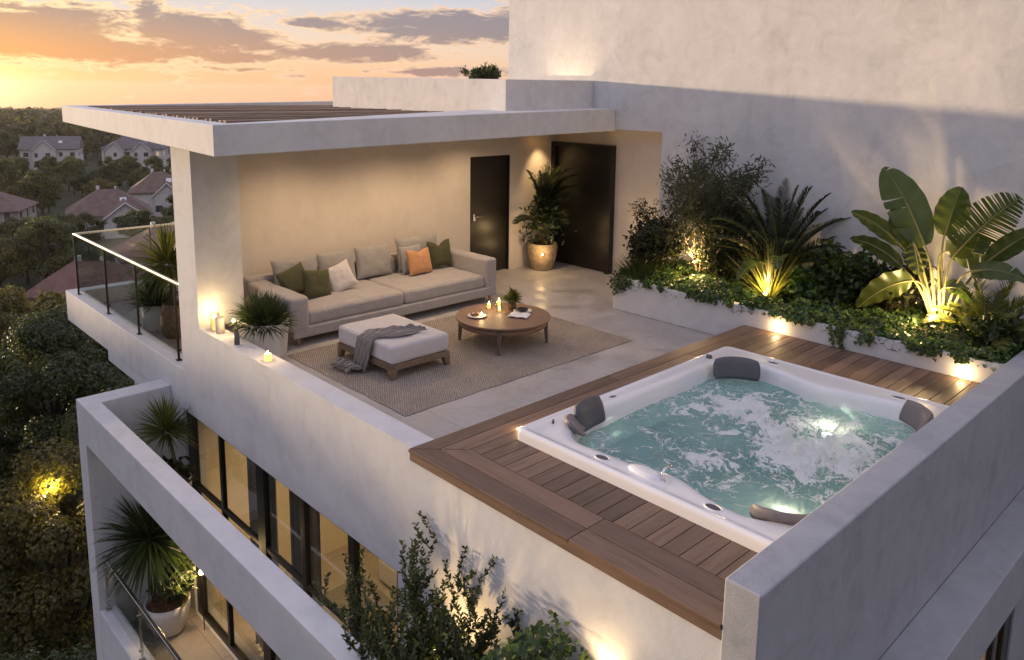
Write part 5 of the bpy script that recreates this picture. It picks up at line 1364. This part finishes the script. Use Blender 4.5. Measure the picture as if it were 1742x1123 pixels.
# lantern tray inside the room, seen through the lower pane
c = (1.55, .62, -4.098)
t = thing('table_lamp', 'glowing round lamp on a pale tray behind the lower window', 'lamp', c)
MB().lathe([(0, 0.01), (.22, .012), (.26, .03), (.26, .04), (.2, .022), (0, .02)], c, 30).build('tray', 'porcelain', t, smooth=True, loc=c)
MB().lathe([(0, .02), (.07, .03), (.12, .09), (.10, .16), (.0, .20)], (c[0] - .04, c[1], c[2]), 24).build('lamp_globe', simple('globe_glow', (1, .9, .7), .5, emit=(1, .75, .4), es=3.0), t, smooth=True, loc=c)
MB().lathe([(0, .02), (.06, .03), (.09, .07), (.05, .12), (0, .13)], (c[0] + .14, c[1] - .03, c[2]), 24).build('bowl', 'porcelain', t, smooth=True, loc=c)
light('POINT', (c[0], c[1] - .1, c[2] + .35), 8, WARM, t, size=.08)
# roof box plant and its uplight
RS = (-4.55, 9.5, 3.30)
c = RS
t = thing('rooftop_shrub', 'upright spiky shrub just showing above the roof parapet', 'shrub', c)
br, tips = limbs(c, 13, .40, 0.95, .012, 1, upb=1.0)
mb = MB()
for p_, r_ in br: mb.tube(p_, r_, 5, False)
mb.build('branches', 'bark', t, smooth=True, loc=c)
P = np.array([np.array(p) + nr.normal(size=3) * .035 for p, d in tips for k in range(20)]); Dd = np.array([np.array(d) + nr.normal(size=3) * .5 for p, d in tips for k in range(20)])
blade_obj('foliage', 'shrub', leaves(P, Dd, rdir(len(P), .5), .085, .024), t, c)
part(MB().box(-5.4, -1.035, 7.01, 11.5, 2.66, 3.0), 'rear_roof', 'plaster')
pot(RS[:2] + (3.0,), [(.2, 0), (.24, .30)], 'ceramic', t)
t = thing('roof_uplight', 'hidden spotlight behind the roof parapet washing the tower wall', 'spotlight', (.62, 6.30, 3.08))
MB().lathe([(0, 0), (.05, 0), (.05, .08), (.042, .08), (.04, .07), (0, .07)], (.62, 6.30, 3.08), 18).build('housing', 'black_metal', t, smooth=True, loc=(.62, 6.30, 3.08))
light('SPOT', (.62, 6.34, 3.18), 24, WARM2, t, size=.05, target=(.66, 7.0, 3.8), spot=R(110), blend=.9)

# ------------------------------------------------------------------ foreground: shrub trough on the facade
c0 = (5.3, -.88, -2.10)
tr_ = thing('plant_trough', 'rendered trough fixed to the facade below the foreground shrub', 'planter', c0)
MB().loft([[(5.3, -.88, z), (8.2, -.88, z), (8.2, -.005, z), (5.3, -.005, z)] for z in (-2.10, -1.50)] + [[(5.36, -.82, -1.50), (8.14, -.82, -1.50), (8.14, -.06, -1.50), (5.36, -.06, -1.50)], [(5.36, -.82, -1.55), (8.14, -.82, -1.55), (8.14, -.06, -1.55), (5.36, -.06, -1.55)]], True, (True, True)).build('trough', 'plaster', tr_, loc=c0)
MB().grid(lambda u, v: (5.365 + 2.77 * u, -.815 + .75 * v, -1.535 + .02 * mnoise.noise(Vector((u * 20, v * 6, 0)))), 30, 8).build('soil', 'soil', tr_, smooth=True, loc=c0)
root = (6.06, -.50, -1.76)
br, tips = limbs(root, 11, .74, .66, .016, 2, upb=.8)
P = []; D = []
for pts, rad in br:
    for i in range(1, len(pts)):
        a = np.array(pts[i - 1]); b = np.array(pts[i])
        for k in range(9 if rad[0] < .01 else 3):
            P.append(a + (b - a) * rng.random() + nr.normal(size=3) * .006); D.append((b - a) / max(np.linalg.norm(b - a), 1e-6) * .6 + nr.normal(size=3) * .6)
# spires: upright shoots clothed with whorled leaves
sh_ = MB()
for k in range(150):
    p0 = np.array(rng.choice(tips)[0]); d = np.array([rng.gauss(0, .42), rng.gauss(0, .26), 1.0]); d /= np.linalg.norm(d); L = rng.uniform(.14, .34)
    sh_.tube([tuple(p0), tuple(p0 + d * L)], [.003, .0012], 4, False)
    for q in range(int(L * 120)):
        s = rng.random(); a = rng.uniform(0, 6.28); P.append(p0 + d * L * s); D.append(d * .75 + np.array([math.cos(a), math.sin(a), .1]) * .9)
t = thing('leafy_shrub', 'small leaved upright shrub in front of the facade, lit from below', 'shrub', root)
mb = MB()
for p_, r_ in br: mb.tube(p_, r_, 6, False)
mb.add(sh_.v, sh_.f); mb.build('branches', 'bark_pale', t, smooth=True, loc=root)
P = np.array(P); P[:, 1] = np.minimum(P[:, 1], -.02)
blade_obj('foliage', 'shrub', leaves(P, np.array(D), rdir(len(P), .7), .042 * nr.uniform(.7, 1.3, len(P)), .018 * nr.uniform(.8, 1.2, len(P)), .2, .1), t, root)
P = []; N = []; SZ = []
for i in range(4600):
    x = rng.uniform(6.3, 8.1); y = rng.uniform(-.86, -.04); z = -1.46 + 1.12 * gs(x, 7.12, .52) * (rng.random() ** .4) + .06 * rng.random()
    z += .12 * mnoise.noise(Vector((x * 4, y * 4, 0)))
    P.append((x, y, z)); N.append((rng.gauss(.2, .6), rng.gauss(-.4, .6), 1)); SZ.append(rng.uniform(.03, .06))
g = blade_obj('ivy_bush', 'ivy', ivyleaves(np.array(P), np.array(N), np.array(SZ)), None, (7.2, -.45, -1.15)); tag(g, 'dark ivy clump right of the foreground shrub', 'ivy')
t = thing('facade_uplight', 'wall spotlight grazing the facade beside the foreground ivy', 'spotlight', (7.5, -.11, -.70))
MB().lathe([(0, 0), (.045, 0), (.045, .07), (.038, .07), (.036, .06), (0, .06)], (7.5, -.11, -.70), 18).build('housing', 'black_metal', t, smooth=True, loc=(7.5, -.11, -.70))
light('SPOT', (7.5, -.11, -.60), 13, WARM, t, size=.03, target=(7.42, -.01, -.3), spot=R(120), blend=.9)
t = thing('garden_spotlight', 'garden spotlight glowing among the stems of the foreground shrub', 'spotlight', (6.0, -.3, -1.50))
MB().lathe([(0, 0), (.035, 0), (.035, .05), (.03, .05), (.028, .045), (0, .045)], (6.0, -.3, -1.50), 16).build('housing', 'black_metal', t, smooth=True, loc=(6.0, -.3, -1.50))
light('SPOT', (6.0, -.3, -1.42), 70, WARM, t, size=.03, target=(6.0, -.4, 0), spot=R(120), blend=.9)

# ================================================================== LANDSCAPE
GZ = -13.0
def gz(x, y):
    d = math.hypot(x - 10, y + 4)
    return GZ + 0.5 * mnoise.noise(Vector((x * .02, y * .02, 0))) - max(0, d - 300) * 0.0245 + 7 * min(1, max(0, (d - 300) / 900)) * mnoise.noise(Vector((x * .0022, y * .0022, 4)))
M['lawn'] = simple('lawn', (0.035, 0.04, 0.014), .95, var=.5, vs=.12, bump=.6, bs=2)
M['asphalt'] = simple('asphalt', (.16, .15, .15), .9, var=.15, vs=2)
gb = MB()
rr = [0, 6, 12, 20, 30, 42, 58, 80, 110, 150, 200, 270, 360, 480, 640, 850, 1150, 1600, 2200, 3000]
na = 96
gb.add([(10 + r * math.cos(2 * PI * k / na), -4 + r * math.sin(2 * PI * k / na), gz(10 + r * math.cos(2 * PI * k / na), -4 + r * math.sin(2 * PI * k / na))) for r in rr[1:] for k in range(na)] + [(10, -4, GZ)],
       [(i * na + k, i * na + (k + 1) % na, (i + 1) * na + (k + 1) % na, (i + 1) * na + k) for i in range(len(rr) - 2) for k in range(na)] + [((len(rr) - 1) * na, (k + 1) % na, k) for k in range(na)])
tag(gb.build('ground', 'lawn', None, smooth=True, loc=(10, -4, GZ)), kind='structure')
rd = MB()
pts = [(-30, -20), (-38, -4), (-40.5, 5), (-39, 16), (-34, 30), (-30, 48)]
def crv(t):
    f = t * (len(pts) - 1); i = min(int(f), len(pts) - 2); u = f - i
    return Vector((pts[i][0] * (1 - u) + pts[i + 1][0] * u, pts[i][1] * (1 - u) + pts[i + 1][1] * u, 0))
rv = []
for i in range(41):
    p = crv(i / 40); d = (crv(min(1, i / 40 + .02)) - crv(max(0, i / 40 - .02))).normalized(); s_ = Vector((-d.y, d.x, 0)) * 1.7
    for q in (p + s_, p - s_): rv.append((q.x, q.y, gz(q.x, q.y) + .12))
rd.add(rv, [(2 * i, 2 * i + 1, 2 * i + 3, 2 * i + 2) for i in range(40)])
tag(rd.build('road', 'asphalt', None, loc=(-38, 5, GZ)), kind='structure')

def tree_proto(kind, H, CR, nl, ls, mat, lobes=16, flat=.75, trunk_h=.35, near=False):
    """returns (trunk mesh, crown mesh) with the base at the origin"""
    mb = MB(); th_ = H * trunk_h
    mb.tube([(0, 0, 0), (rng.uniform(-.1, .1), rng.uniform(-.1, .1), th_ * .5), (rng.uniform(-.25, .25), rng.uniform(-.25, .25), th_), (rng.uniform(-.3, .3), rng.uniform(-.3, .3), H * .7)], [H * .028, H * .02, H * .016, H * .005], 7, False)
    cs = []
    for k in range(lobes):
        a = 2 * PI * (k * .618 + rng.uniform(-.1, .1)); zz = rng.random(); r = CR * math.sqrt(max(.05, 1 - (2 * zz - .85) ** 2)) * rng.uniform(.35, .85)
        c_ = np.array([r * math.cos(a), r * math.sin(a), H * (trunk_h * .9) + (H - H * trunk_h) * (0.12 + .80 * zz)]); cs.append((c_, CR * rng.uniform(.17, .33)))
        mb.tube([(0, 0, th_ * rng.uniform(.7, 1.1)), tuple(c_ * np.array([.5, .5, .86])), tuple(c_)], [H * .009, H * .006, H * .002], 5, False)
    # lumpy dark inner mass is made of leaves too: leaves fill each clump's shell, gaps stay between clumps
    P = []; N = []
    per = nl // lobes
    for c_, r in cs:
        d = norm(nr.normal(size=(per, 3))); rad = r * (nr.rand(per, 1) ** .38) * (1 + .22 * np.sin(d[:, :1] * 7 + c_[0]) * np.cos(d[:, 1:2] * 6 + c_[1]))
        q = c_ + d * rad * np.array([1, 1, flat]); P.append(q); N.append(d + np.array([0, 0, .7]) + nr.normal(size=(per, 3)) * .5)
    P = np.concatenate(P); N = norm(np.concatenate(N)); n = len(P)
    D = norm(np.cross(N, rdir(n)))
    v, f = leaves(P, D, N, ls * nr.uniform(.6, 1.3, n), ls * .62 * nr.uniform(.7, 1.2, n), .15, .15)
    me1 = bpy.data.meshes.new('trunk'); me1.from_pydata(mb.v, [], mb.f); me1.polygons.foreach_set('use_smooth', [True] * len(me1.polygons)); me1.materials.append(MATS['bark'])
    me2 = npmesh('crown', v, f); me2.materials.append(MATS[mat])
    return me1, me2
def place_tree(proto, x, y, z, s, rz, name, label, cat='tree', group=None, cast=None):
    t = bpy.data.objects.new(name, None); COL.objects.link(t); t.location = (x, y, z); t.scale = (s[0], s[0], s[1]) if isinstance(s, tuple) else (s, s, s); t.rotation_euler = (0, 0, rz)
    for nm, me in (('trunk', proto[0]), ('crown', proto[1])):
        o = bpy.data.objects.new(nm, me); COL.objects.link(o); o.parent = t
    return tag(t, label, cat, group)
NEAR = [tree_proto('n', 9.5, 3.4, 42000, .13, 'tree_leaf', 34), tree_proto('n', 8.5, 3.2, 40000, .13, 'tree_leaf_gold', 32), tree_proto('n', 9, 3.6, 42000, .14, 'tree_leaf_dark', 34)]
MID = [tree_proto('m', 9, 3.8, 9000, .30, mt_, 24) for mt_ in ('tree_leaf', 'tree_leaf_dark', 'tree_leaf_gold', 'tree_leaf', 'tree_leaf_dark')]
CONE = [tree_proto('c', 12, 2.4, 7000, .30, 'tree_leaf_dark', 30)]
# near trees under the balconies
near_specs = [(-4.6, -1.6, 6.4, 2, 'darkest broad tree at the foot of the building, below the lower balcony'), (-10.4, .6, 8.2, 1, 'golden lit tree left of the lower balcony frame'),
              (-15.5, 3.4, 7.0, 0, 'green tree behind the golden tree, beside the balcony slab'), (-7.4, 3.9, 5.6, 2, 'dark tree tucked under the side balcony'),
              (-22.0, 3.2, 8.8, 2, 'dark tree in front of the road with visible limbs'), (-27.5, 8.0, 7.4, 0, 'wide dark crown beyond the road tree, below the glass railing'),
              (-9.4, -4.4, 7.0, 0, 'green tree on the street side of the golden tree'), (-31.0, 3.4, 7.8, 1, 'tree with golden edges just before the road')]
for i, (x, y, h, k, lab) in enumerate(near_specs):
    place_tree(NEAR[k], x, y, gz(x, y), (h / 9.0 * .92, h / 9.0), rng.uniform(0, 6), 'broadleaf_tree', lab)
# garden lamp glowing inside the foliage
GLX, GLY = -10.2, .30
t = thing('garden_lamp', 'warm garden lamp glowing through the trees beside the lower balcony', 'lamp', (GLX, GLY, GZ))
MB().tube([(GLX, GLY, GZ), (GLX, GLY, -6.6)], .03, 8).build('pole', 'black_metal', t, loc=(GLX, GLY, GZ))
MB().lathe([(0, 0), (.04, .01), (.06, .06), (.04, .10), (0, .12)], (GLX, GLY, -6.6), 18).build('lamp_globe', 'lamp_glow', t, smooth=True, loc=(GLX, GLY, GZ))
light('POINT', (GLX, GLY + .1, -6.35), 420, (1.0, .74, .42), t, size=.15)

# houses
M['roof_brown'] = simple('roof_brown', (.17, .115, .095), .9, var=.25, vs=1.2, bump=.5, bs=6)
M['roof_grey'] = simple('roof_grey', (.15, .135, .14), .9, var=.2, vs=1.0, bump=.5, bs=6)
M['roof_red'] = simple('roof_red', (.19, .10, .08), .9, var=.25, vs=1.2, bump=.5, bs=6)
M['house_wall'] = simple('house_wall', (.72, .68, .64), .85, var=.08, vs=1)
M['house_wall_grey'] = simple('house_wall_grey', (.42, .37, .34), .85, var=.08, vs=1)
M['house_pane'] = simple('house_pane', (.06, .065, .07), .2, var=.4, vs=1)
M['house_pane_lit'] = simple('house_pane_lit', (.4, .35, .25), .4, emit=(1, .75, .45), es=.35)
HS = .67
def house(x, y, z, rz, L, W, hw, hr, wall, roof, label, hip=True, wing=None, chim=True, storeys=2, sky=True):
    t = thing('house', label, 'house', (x, y, z)); t.rotation_euler = (0, 0, rz); t.scale = (HS, HS, HS * 1.05)
    def P(mb, nm, mt, par=t, **k):
        me_o = mb.build(nm, mt, None, **k); me_o.parent = par; me_o.location = (0, 0, 0); return me_o
    wl = MB().box(-L / 2, L / 2, -W / 2, W / 2, -.5, hw)
    e = .45
    def roofm(x0, x1, y0, y1, zb_, zt_, hip_, ax='x'):
        r = MB()
        if ax == 'x':
            ym = (y0 + y1) / 2; i_ = (y1 - y0) / 2 * .9 if hip_ else 0
            a, b = (x0 + i_, ym, zt_), (x1 - i_, ym, zt_)
        else:
            xm = (x0 + x1) / 2; i_ = (x1 - x0) / 2 * .9 if hip_ else 0
            a, b = (xm, y0 + i_, zt_), (xm, y1 - i_, zt_)
        c_ = [(x0, y0, zb_), (x1, y0, zb_), (x1, y1, zb_), (x0, y1, zb_)]
        lo = [(p[0], p[1], zb_ - .16) for p in c_]
        vs = c_ + [a, b] + lo
        fs = [(0, 1, 5, 4), (2, 3, 4, 5), (1, 2, 5), (3, 0, 4)] if ax == 'x' else [(0, 1, 4), (2, 3, 5), (1, 2, 5, 4), (3, 0, 4, 5)]
        fs += [(6, 7, 1, 0), (7, 8, 2, 1), (8, 9, 3, 2), (9, 6, 0, 3), (9, 8, 7, 6)]
        return r.add(vs, fs)
    rf = roofm(-L / 2 - e, L / 2 + e, -W / 2 - e, W / 2 + e, hw + .1, hw + hr, hip)
    ro = P(rf, 'roof', roof)
    if wing:
        for (wx, ww, wd, wh_, wr) in wing:
            wl.box(wx - ww / 2, wx + ww / 2, -W / 2 - wd, -W / 2 + .01, -.5, wh_)
            g = [(wx - ww / 2, wh_), (wx + ww / 2, wh_), (wx, wh_ + wr - .25)]
            yy = -W / 2 - wd + .02
            wl.add([(g[0][0], yy, g[0][1]), (g[1][0], yy, g[1][1]), (g[2][0], yy, g[2][1])], [(0, 1, 2)])
            r2 = MB(); a = wx - ww / 2 - .4; b = wx + ww / 2 + .4; y0 = -W / 2 - wd - .4; y1 = 0.0
            for sg, xa in ((-1, a), (1, b)):
                r2.add([(xa, y0, wh_ - .15), (wx, y0, wh_ + wr), (wx, y1, wh_ + wr), (xa, y1, wh_ - .15), (xa, y0, wh_ - .33), (wx, y0, wh_ + wr - .2), (wx, y1, wh_ + wr - .2), (xa, y1, wh_ - .33)],
                       [(0, 1, 2, 3), (7, 6, 5, 4), (0, 4, 5, 1), (3, 7, 4, 0), (1, 5, 6, 2)])
            r_ = P(r2, 'roof', roof)
            P(MB().box(wx - .45, wx + .45, yy - .06, yy - .005, wh_ + wr * .2, wh_ + wr * .55), 'window', 'white_paint')
            fo_ = MB()
            for sg in (-1, 1): fo_.tube([(wx + sg * (ww / 2 + .42), y0 - .03, wh_ - .22), (wx, y0 - .03, wh_ + wr - .08)], .10, 4)
            P(fo_, 'barge_board', 'white_paint')
    P(wl, 'wall', wall)
    fr_i = 0
    for st in range(storeys):
        zz = .9 + st * 2.7
        for side, n_ in ((0, max(2, int(L / 2.6))), (1, max(1, int(W / 3))), (2, max(2, int(L / 3)))):
            for k in range(n_):
                w_ = 1.25 if (k + st) % 2 else .85
                if side == 0: cx, cy, dx, dy = -L / 2 + L * (k + .5) / n_, -W / 2, 1, 0
                elif side == 2: cx, cy, dx, dy = -L / 2 + L * (k + .5) / n_, W / 2, 1, 0
                else: cx, cy, dx, dy = L / 2, -W / 2 + W * (k + .5) / n_, 0, 1
                if wing and side == 0 and any(abs(cx - q[0]) < q[1] / 2 + .7 for q in wing): cy = -W / 2 - [q for q in wing if abs(cx - q[0]) < q[1] / 2 + .7][0][2] if any(abs(cx - q[0]) < q[1] / 2 - .5 for q in wing) else cy; 
                ny = -1 if side == 0 else 1
                def bx_(a, t0, t1, z0, z1):
                    if dx: return MB().box(cx - a, cx + a, min(cy + ny * t0, cy + ny * t1), max(cy + ny * t0, cy + ny * t1), z0, z1)
                    return MB().box(cx + t0, cx + t1, cy - a, cy + a, z0, z1)
                f_ = P(bx_(w_ / 2 + .1, .0, .05, zz - .1, zz + 1.25), 'window', 'white_paint')
                q_ = bx_(w_ / 2, .052, .06, zz, zz + 1.15).build('pane', 'house_pane_lit' if rng.random() < .12 else 'house_pane', None); q_.parent = f_
    if chim:
        c1 = P(MB().box(-L * .12 - .25, -L * .12 + .25, .2, .8, hw, hw + hr + .5), 'chimney', 'white_paint', ro); P(MB().box(L * .1 - .14, L * .1 + .14, .3, .6, hw, hw + hr + .35), 'chimney', 'white_paint', ro)
    if sky:
        k_ = .32; sx = L * .18
        n_ = MB(); yy = -W * .25; zz = hw + .1 + (hr - .1) * ((W / 2 + e + yy) / (W / 2 + e)) + .07
        n_.add([(sx - .5, yy - .5, zz - (hr - .1) * .5 / (W / 2 + e)), (sx + .5, yy - .5, zz - (hr - .1) * .5 / (W / 2 + e)), (sx + .5, yy + .5, zz + (hr - .1) * .5 / (W / 2 + e)), (sx - .5, yy + .5, zz + (hr - .1) * .5 / (W / 2 + e))], [(0, 1, 2, 3)])
        P(n_, 'skylight', 'white_paint', ro, solid=.08)
    return t
H0 = R(55)   # long fronts look towards the camera's side
def gzz(x, y, d=0): return gz(x, y) + d
house(-85.5, 12.2, gzz(-85.5, 12.2), R(62), 11, 9, 4.9, 2.6, 'house_wall_grey', 'roof_brown', 'two storey brown roofed house at the left edge with a white balcony', wing=None)
house(-84.0, 23.5, gzz(-84, 23.5), R(75), 12, 10, 3.2, 3.6, 'house_wall', 'roof_brown', 'brown gabled house just left of the column, with roof light and chimneys', hip=True, wing=[(2.2, 6.4, 2.6, 3.0, 2.5)], storeys=1)
house(-95.0, 33.0, gzz(-95, 33), R(68), 10, 9, 4.2, 3.4, 'house_wall', 'roof_brown', 'house with white gable half hidden behind the column', hip=True, wing=[(1.5, 4.4, 1.6, 3.9, 2.2)], storeys=1)
house(-50.5, 12.3, gzz(-50.5, 12.3), R(60), 10.5, 8, 2.7, 2.6, 'house_wall', 'roof_red', 'low white house with red brown hipped roof beyond the glass railing', storeys=1, sky=False)
house(-58.5, 20.5, gzz(-58.5, 20.5), R(80), 11, 9, 2.9, 3.2, 'house_wall', 'roof_red', 'reddish roofed house seen through the glass railing beside the tall plant', storeys=1, wing=[(0, 4.5, 1.5, 2.7, 2.2)])
house(-168, 38.0, gzz(-168, 38), R(68), 15, 11, 5.6, 3.4, 'house_wall', 'roof_grey', 'far white house with grey roof and front gable, left of the two', hip=False, wing=[(-1, 6, 2.4, 5.4, 3.0)])
house(-160, 51.5, gzz(-160, 51.5), R(60), 17, 11, 5.6, 3.4, 'house_wall', 'roof_grey', 'far white house with dark grey roof and twin gables, right of the two', hip=True, wing=[(-4.5, 5, 2.2, 5.2, 2.6), (3.0, 5, 2.2, 5.2, 2.6)])
house(-128, 9.0, gzz(-128, 9), R(40), 12, 9, 4.8, 2.8, 'house_wall', 'roof_brown', 'brown roofed house on the street side beyond the left edge')
house(-70, -14.0, gzz(-70, -14), R(50), 12, 9, 4.8, 2.8, 'house_wall', 'roof_red', 'red roofed house on the street side outside the photo edge')

# wood of separate trees between the houses
hs = [(-85.5, 12.2, 8.5), (-84, 23.5, 8.5), (-95, 33, 7.5), (-50.5, 12.3, 7.5), (-58.5, 20.5, 8), (-168, 38, 11), (-160, 51.5, 12), (-128, 9, 8), (-70, -14, 9)]
placed = [(x, y) for x, y, *_ in near_specs]
kinds = ['dark', 'mid green', 'olive', 'bronze green']
cxm, cym = CAM[0], CAM[1]
cnt = 0
def blocked(x, y, d, h=8):
    # keep the sight lines to the houses open
    az_ = math.atan2(y - cym, -(x - cxm)); 
    for (hx, hy, hr_) in hs:
        hd_ = math.hypot(hx - cxm, hy - cym); ha = math.atan2(hy - cym, -(hx - cxm))
        if math.hypot(x - hx, y - hy) < hr_ * .8 + .8: return True
        if d < hd_ and d > hd_ * .88 and abs(az_ - ha) * hd_ < hr_ * .45: return True
    return False
tries = 0; wood = []; extra = []
while tries < 30000 and len(wood) < 230:
    tries += 1
    inside = rng.random() < .72
    a = R(rng.uniform(8.0, 25.0)) if inside else R(rng.choice([rng.uniform(-20, 8), rng.uniform(25, 55)])); d = 30 * (255 / 30) ** (rng.random() ** .8)
    x, y = cxm - d * math.cos(a), cym + d * math.sin(a)
    if x > -9: continue
    mind = 1.9 + d * .005 + (0 if inside else 2.0)
    if any(math.hypot(x - px, y - py) < mind for px, py in placed) or blocked(x, y, d): continue
    if abs(x + 39) < 3 and -12 < y < 24: continue
    if inside and any(.45 * math.hypot(q[0] - cxm, q[1] - cym) < d < math.hypot(q[0] - cxm, q[1] - cym) and abs(R(0) + a - math.atan2(q[1] - cym, -(q[0] - cxm))) * math.hypot(q[0] - cxm, q[1] - cym) < q[2] * .75 for q in hs) and rng.random() < .55: continue
    placed.append((x, y)); (wood if inside else extra).append((x, y, d, math.degrees(a)))
tone = ['deep green', 'blackish green', 'golden olive', 'mid green', 'dark']
hname = ['the left edge house', 'the brown gabled house', 'the half hidden house', 'the low white house', 'the red roofed house', 'the far left house', 'the far right house', 'the off frame house', 'the street side house']
groups = {}
for (x, y, d, a) in sorted(wood, key=lambda q: q[2]):
    j = min(range(len(hs)), key=lambda q: math.hypot(x - hs[q][0], y - hs[q][1])); hd_ = math.hypot(hs[j][0] - cxm, hs[j][1] - cym); ha = math.degrees(math.atan2(hs[j][1] - cym, -(hs[j][0] - cxm)))
    fb_ = 'in front of' if d < hd_ - 4 else ('behind' if d > hd_ + 4 else 'beside')
    lr = 'left side' if a < ha - 1 else ('right side' if a > ha + 1 else 'central')
    groups.setdefault((j, fb_, lr), []).append((x, y, d))
ordn = ['nearest', 'second nearest', 'third nearest', 'fourth nearest', 'fifth nearest', 'sixth nearest', 'seventh nearest', 'eighth nearest', 'ninth nearest', 'tenth nearest', 'eleventh nearest', 'twelfth nearest'] + ['%dth nearest' % q for q in range(13, 120) if q % 10 not in (1, 2, 3) or q == 13]
for (j, fb_, lr), lst in groups.items():
    for n_, (x, y, d) in enumerate(lst):
        k = rng.randint(0, 4); h = rng.uniform(4.2, 8.2) * (1.0 if d > 45 else .8); con = rng.random() < .10
        hq = [q for q in hs if d < math.hypot(q[0] - cxm, q[1] - cym) and abs(math.atan2(y - cym, -(x - cxm)) - math.atan2(q[1] - cym, -(q[0] - cxm))) * d < q[2] * .7]
        for q in hq:
            hd_ = math.hypot(q[0] - cxm, q[1] - cym); lim = (3.3 + 13) - (3.3 + 13 - 2.6) * d / hd_; h = min(h, max(2.6, lim * 1.02)); con = False
        pr0 = CONE[0] if con else MID[k]
        place_tree(pr0, x, y, gz(x, y) - .3, (h / 9 * rng.uniform(.85, 1.15), h / 9 * (0.8 if con else 1)), rng.uniform(0, 6.28), 'conifer' if con else 'broadleaf_tree',
                   '%s %s tree %s %s, %s' % (ordn[n_], 'narrow conifer' if con else tone[k] + ' round', fb_, hname[j], lr), 'tree', 'trees of the wood between the houses')
# far woodland: countless crowns to the horizon
P = []; N = []; LS = []
spots_ = [(x, y, d) for (x, y, d, a) in extra]
for i in range(6200):
    a = R(rng.uniform(-22, 58)); d = 225 * (2500 / 225) ** (rng.random() ** .85); spots_.append((cxm - d * math.cos(a), cym + d * math.sin(a), d))
for i, (x, y, d) in enumerate(spots_):
    h = rng.uniform(5, 9.5); cr = rng.uniform(3.2, 6) * (1 + d / 2600)
    if any(math.hypot(x - q[0], y - q[1]) < q[2] + 5 for q in hs): continue
    n_ = int(190 * (225 / max(d, 60)) ** .75) + 16
    dd = norm(nr.normal(size=(n_, 3))); dd[:, 2] = np.abs(dd[:, 2]) * 1.2 - .3
    lump = 1 + .28 * np.sin(dd[:, :1] * 6 + i) * np.cos(dd[:, 1:2] * 5 + i * 2)
    P.append(np.array([x, y, gz(x, y) + h * .42]) + dd * lump * np.array([cr, cr, h * .58]) * (.7 + .3 * nr.rand(n_, 1))); N.append(dd + np.array([0, 0, .5]) + nr.normal(size=(n_, 3)) * .4); LS.append(np.full(n_, min(2.6, .62 + d / 520)))
P = np.concatenate(P); N = norm(np.concatenate(N)); LS = np.concatenate(LS) * nr.uniform(.7, 1.3, len(P))
v, f = leaves(P, norm(np.cross(N, rdir(len(P)))), N, LS, LS * .8, .1, .1)
M['far_leaf'] = foliage('far_leaf', (0.012, 0.018, 0.006), (0.06, 0.065, 0.017), (0.15, 0.12, 0.03), nscale=.02)
fw_ = blade_obj('far_woodland', 'far_leaf', (v, f), None, (-400, 60, GZ)); tag(fw_, 'far wooded hills reaching the horizon', 'woodland', kind='stuff')
# evening haze over the valley
hz = bpy.data.materials.new('haze'); hz.use_nodes = True; nt = hz.node_tree; nt.nodes.clear()
o = nt.nodes.new('ShaderNodeOutputMaterial'); pv = nt.nodes.new('ShaderNodeVolumePrincipled')
pv.inputs['Color'].default_value = (.95, .88, .80, 1); pv.inputs['Density'].default_value = 0.00016; pv.inputs['Anisotropy'].default_value = .45
nt.links.new(pv.outputs[0], o.inputs['Volume']); MATS['haze'] = hz
hzo = MB().box(-3100, 3100, -3100, 3100, -95, 16).build('haze', 'haze', None); tag(hzo, kind='stuff')
# unseen trees added to keep the low sun off the lower facade
shade = [(-17, -4.9, 13.5, 'nearest tall'), (-19, -7.9, 14.6, 'second tall'), (-23, -10.3, 15.0, 'outermost tall'), (-27, -6.5, 14.4, 'middle tall'), (-30, -10.6, 15.4, 'fifth tall'), (-36, -12.5, 15.8, 'farthest tall'), (-14, -6.6, 13.9, 'foremost tall'), (-24, -7.4, 14.4, 'inner tall')]
for i, (x, y, h, wd) in enumerate(shade):
    place_tree(MID[i % 5], x, y, gz(x, y) - .2, (1.55, h / 9), i * 1.3, 'added_shade_tree', wd + ' added unseen tree shading the facade, beyond the left edge on the street side', 'tree', 'unseen trees added to shade the facade')
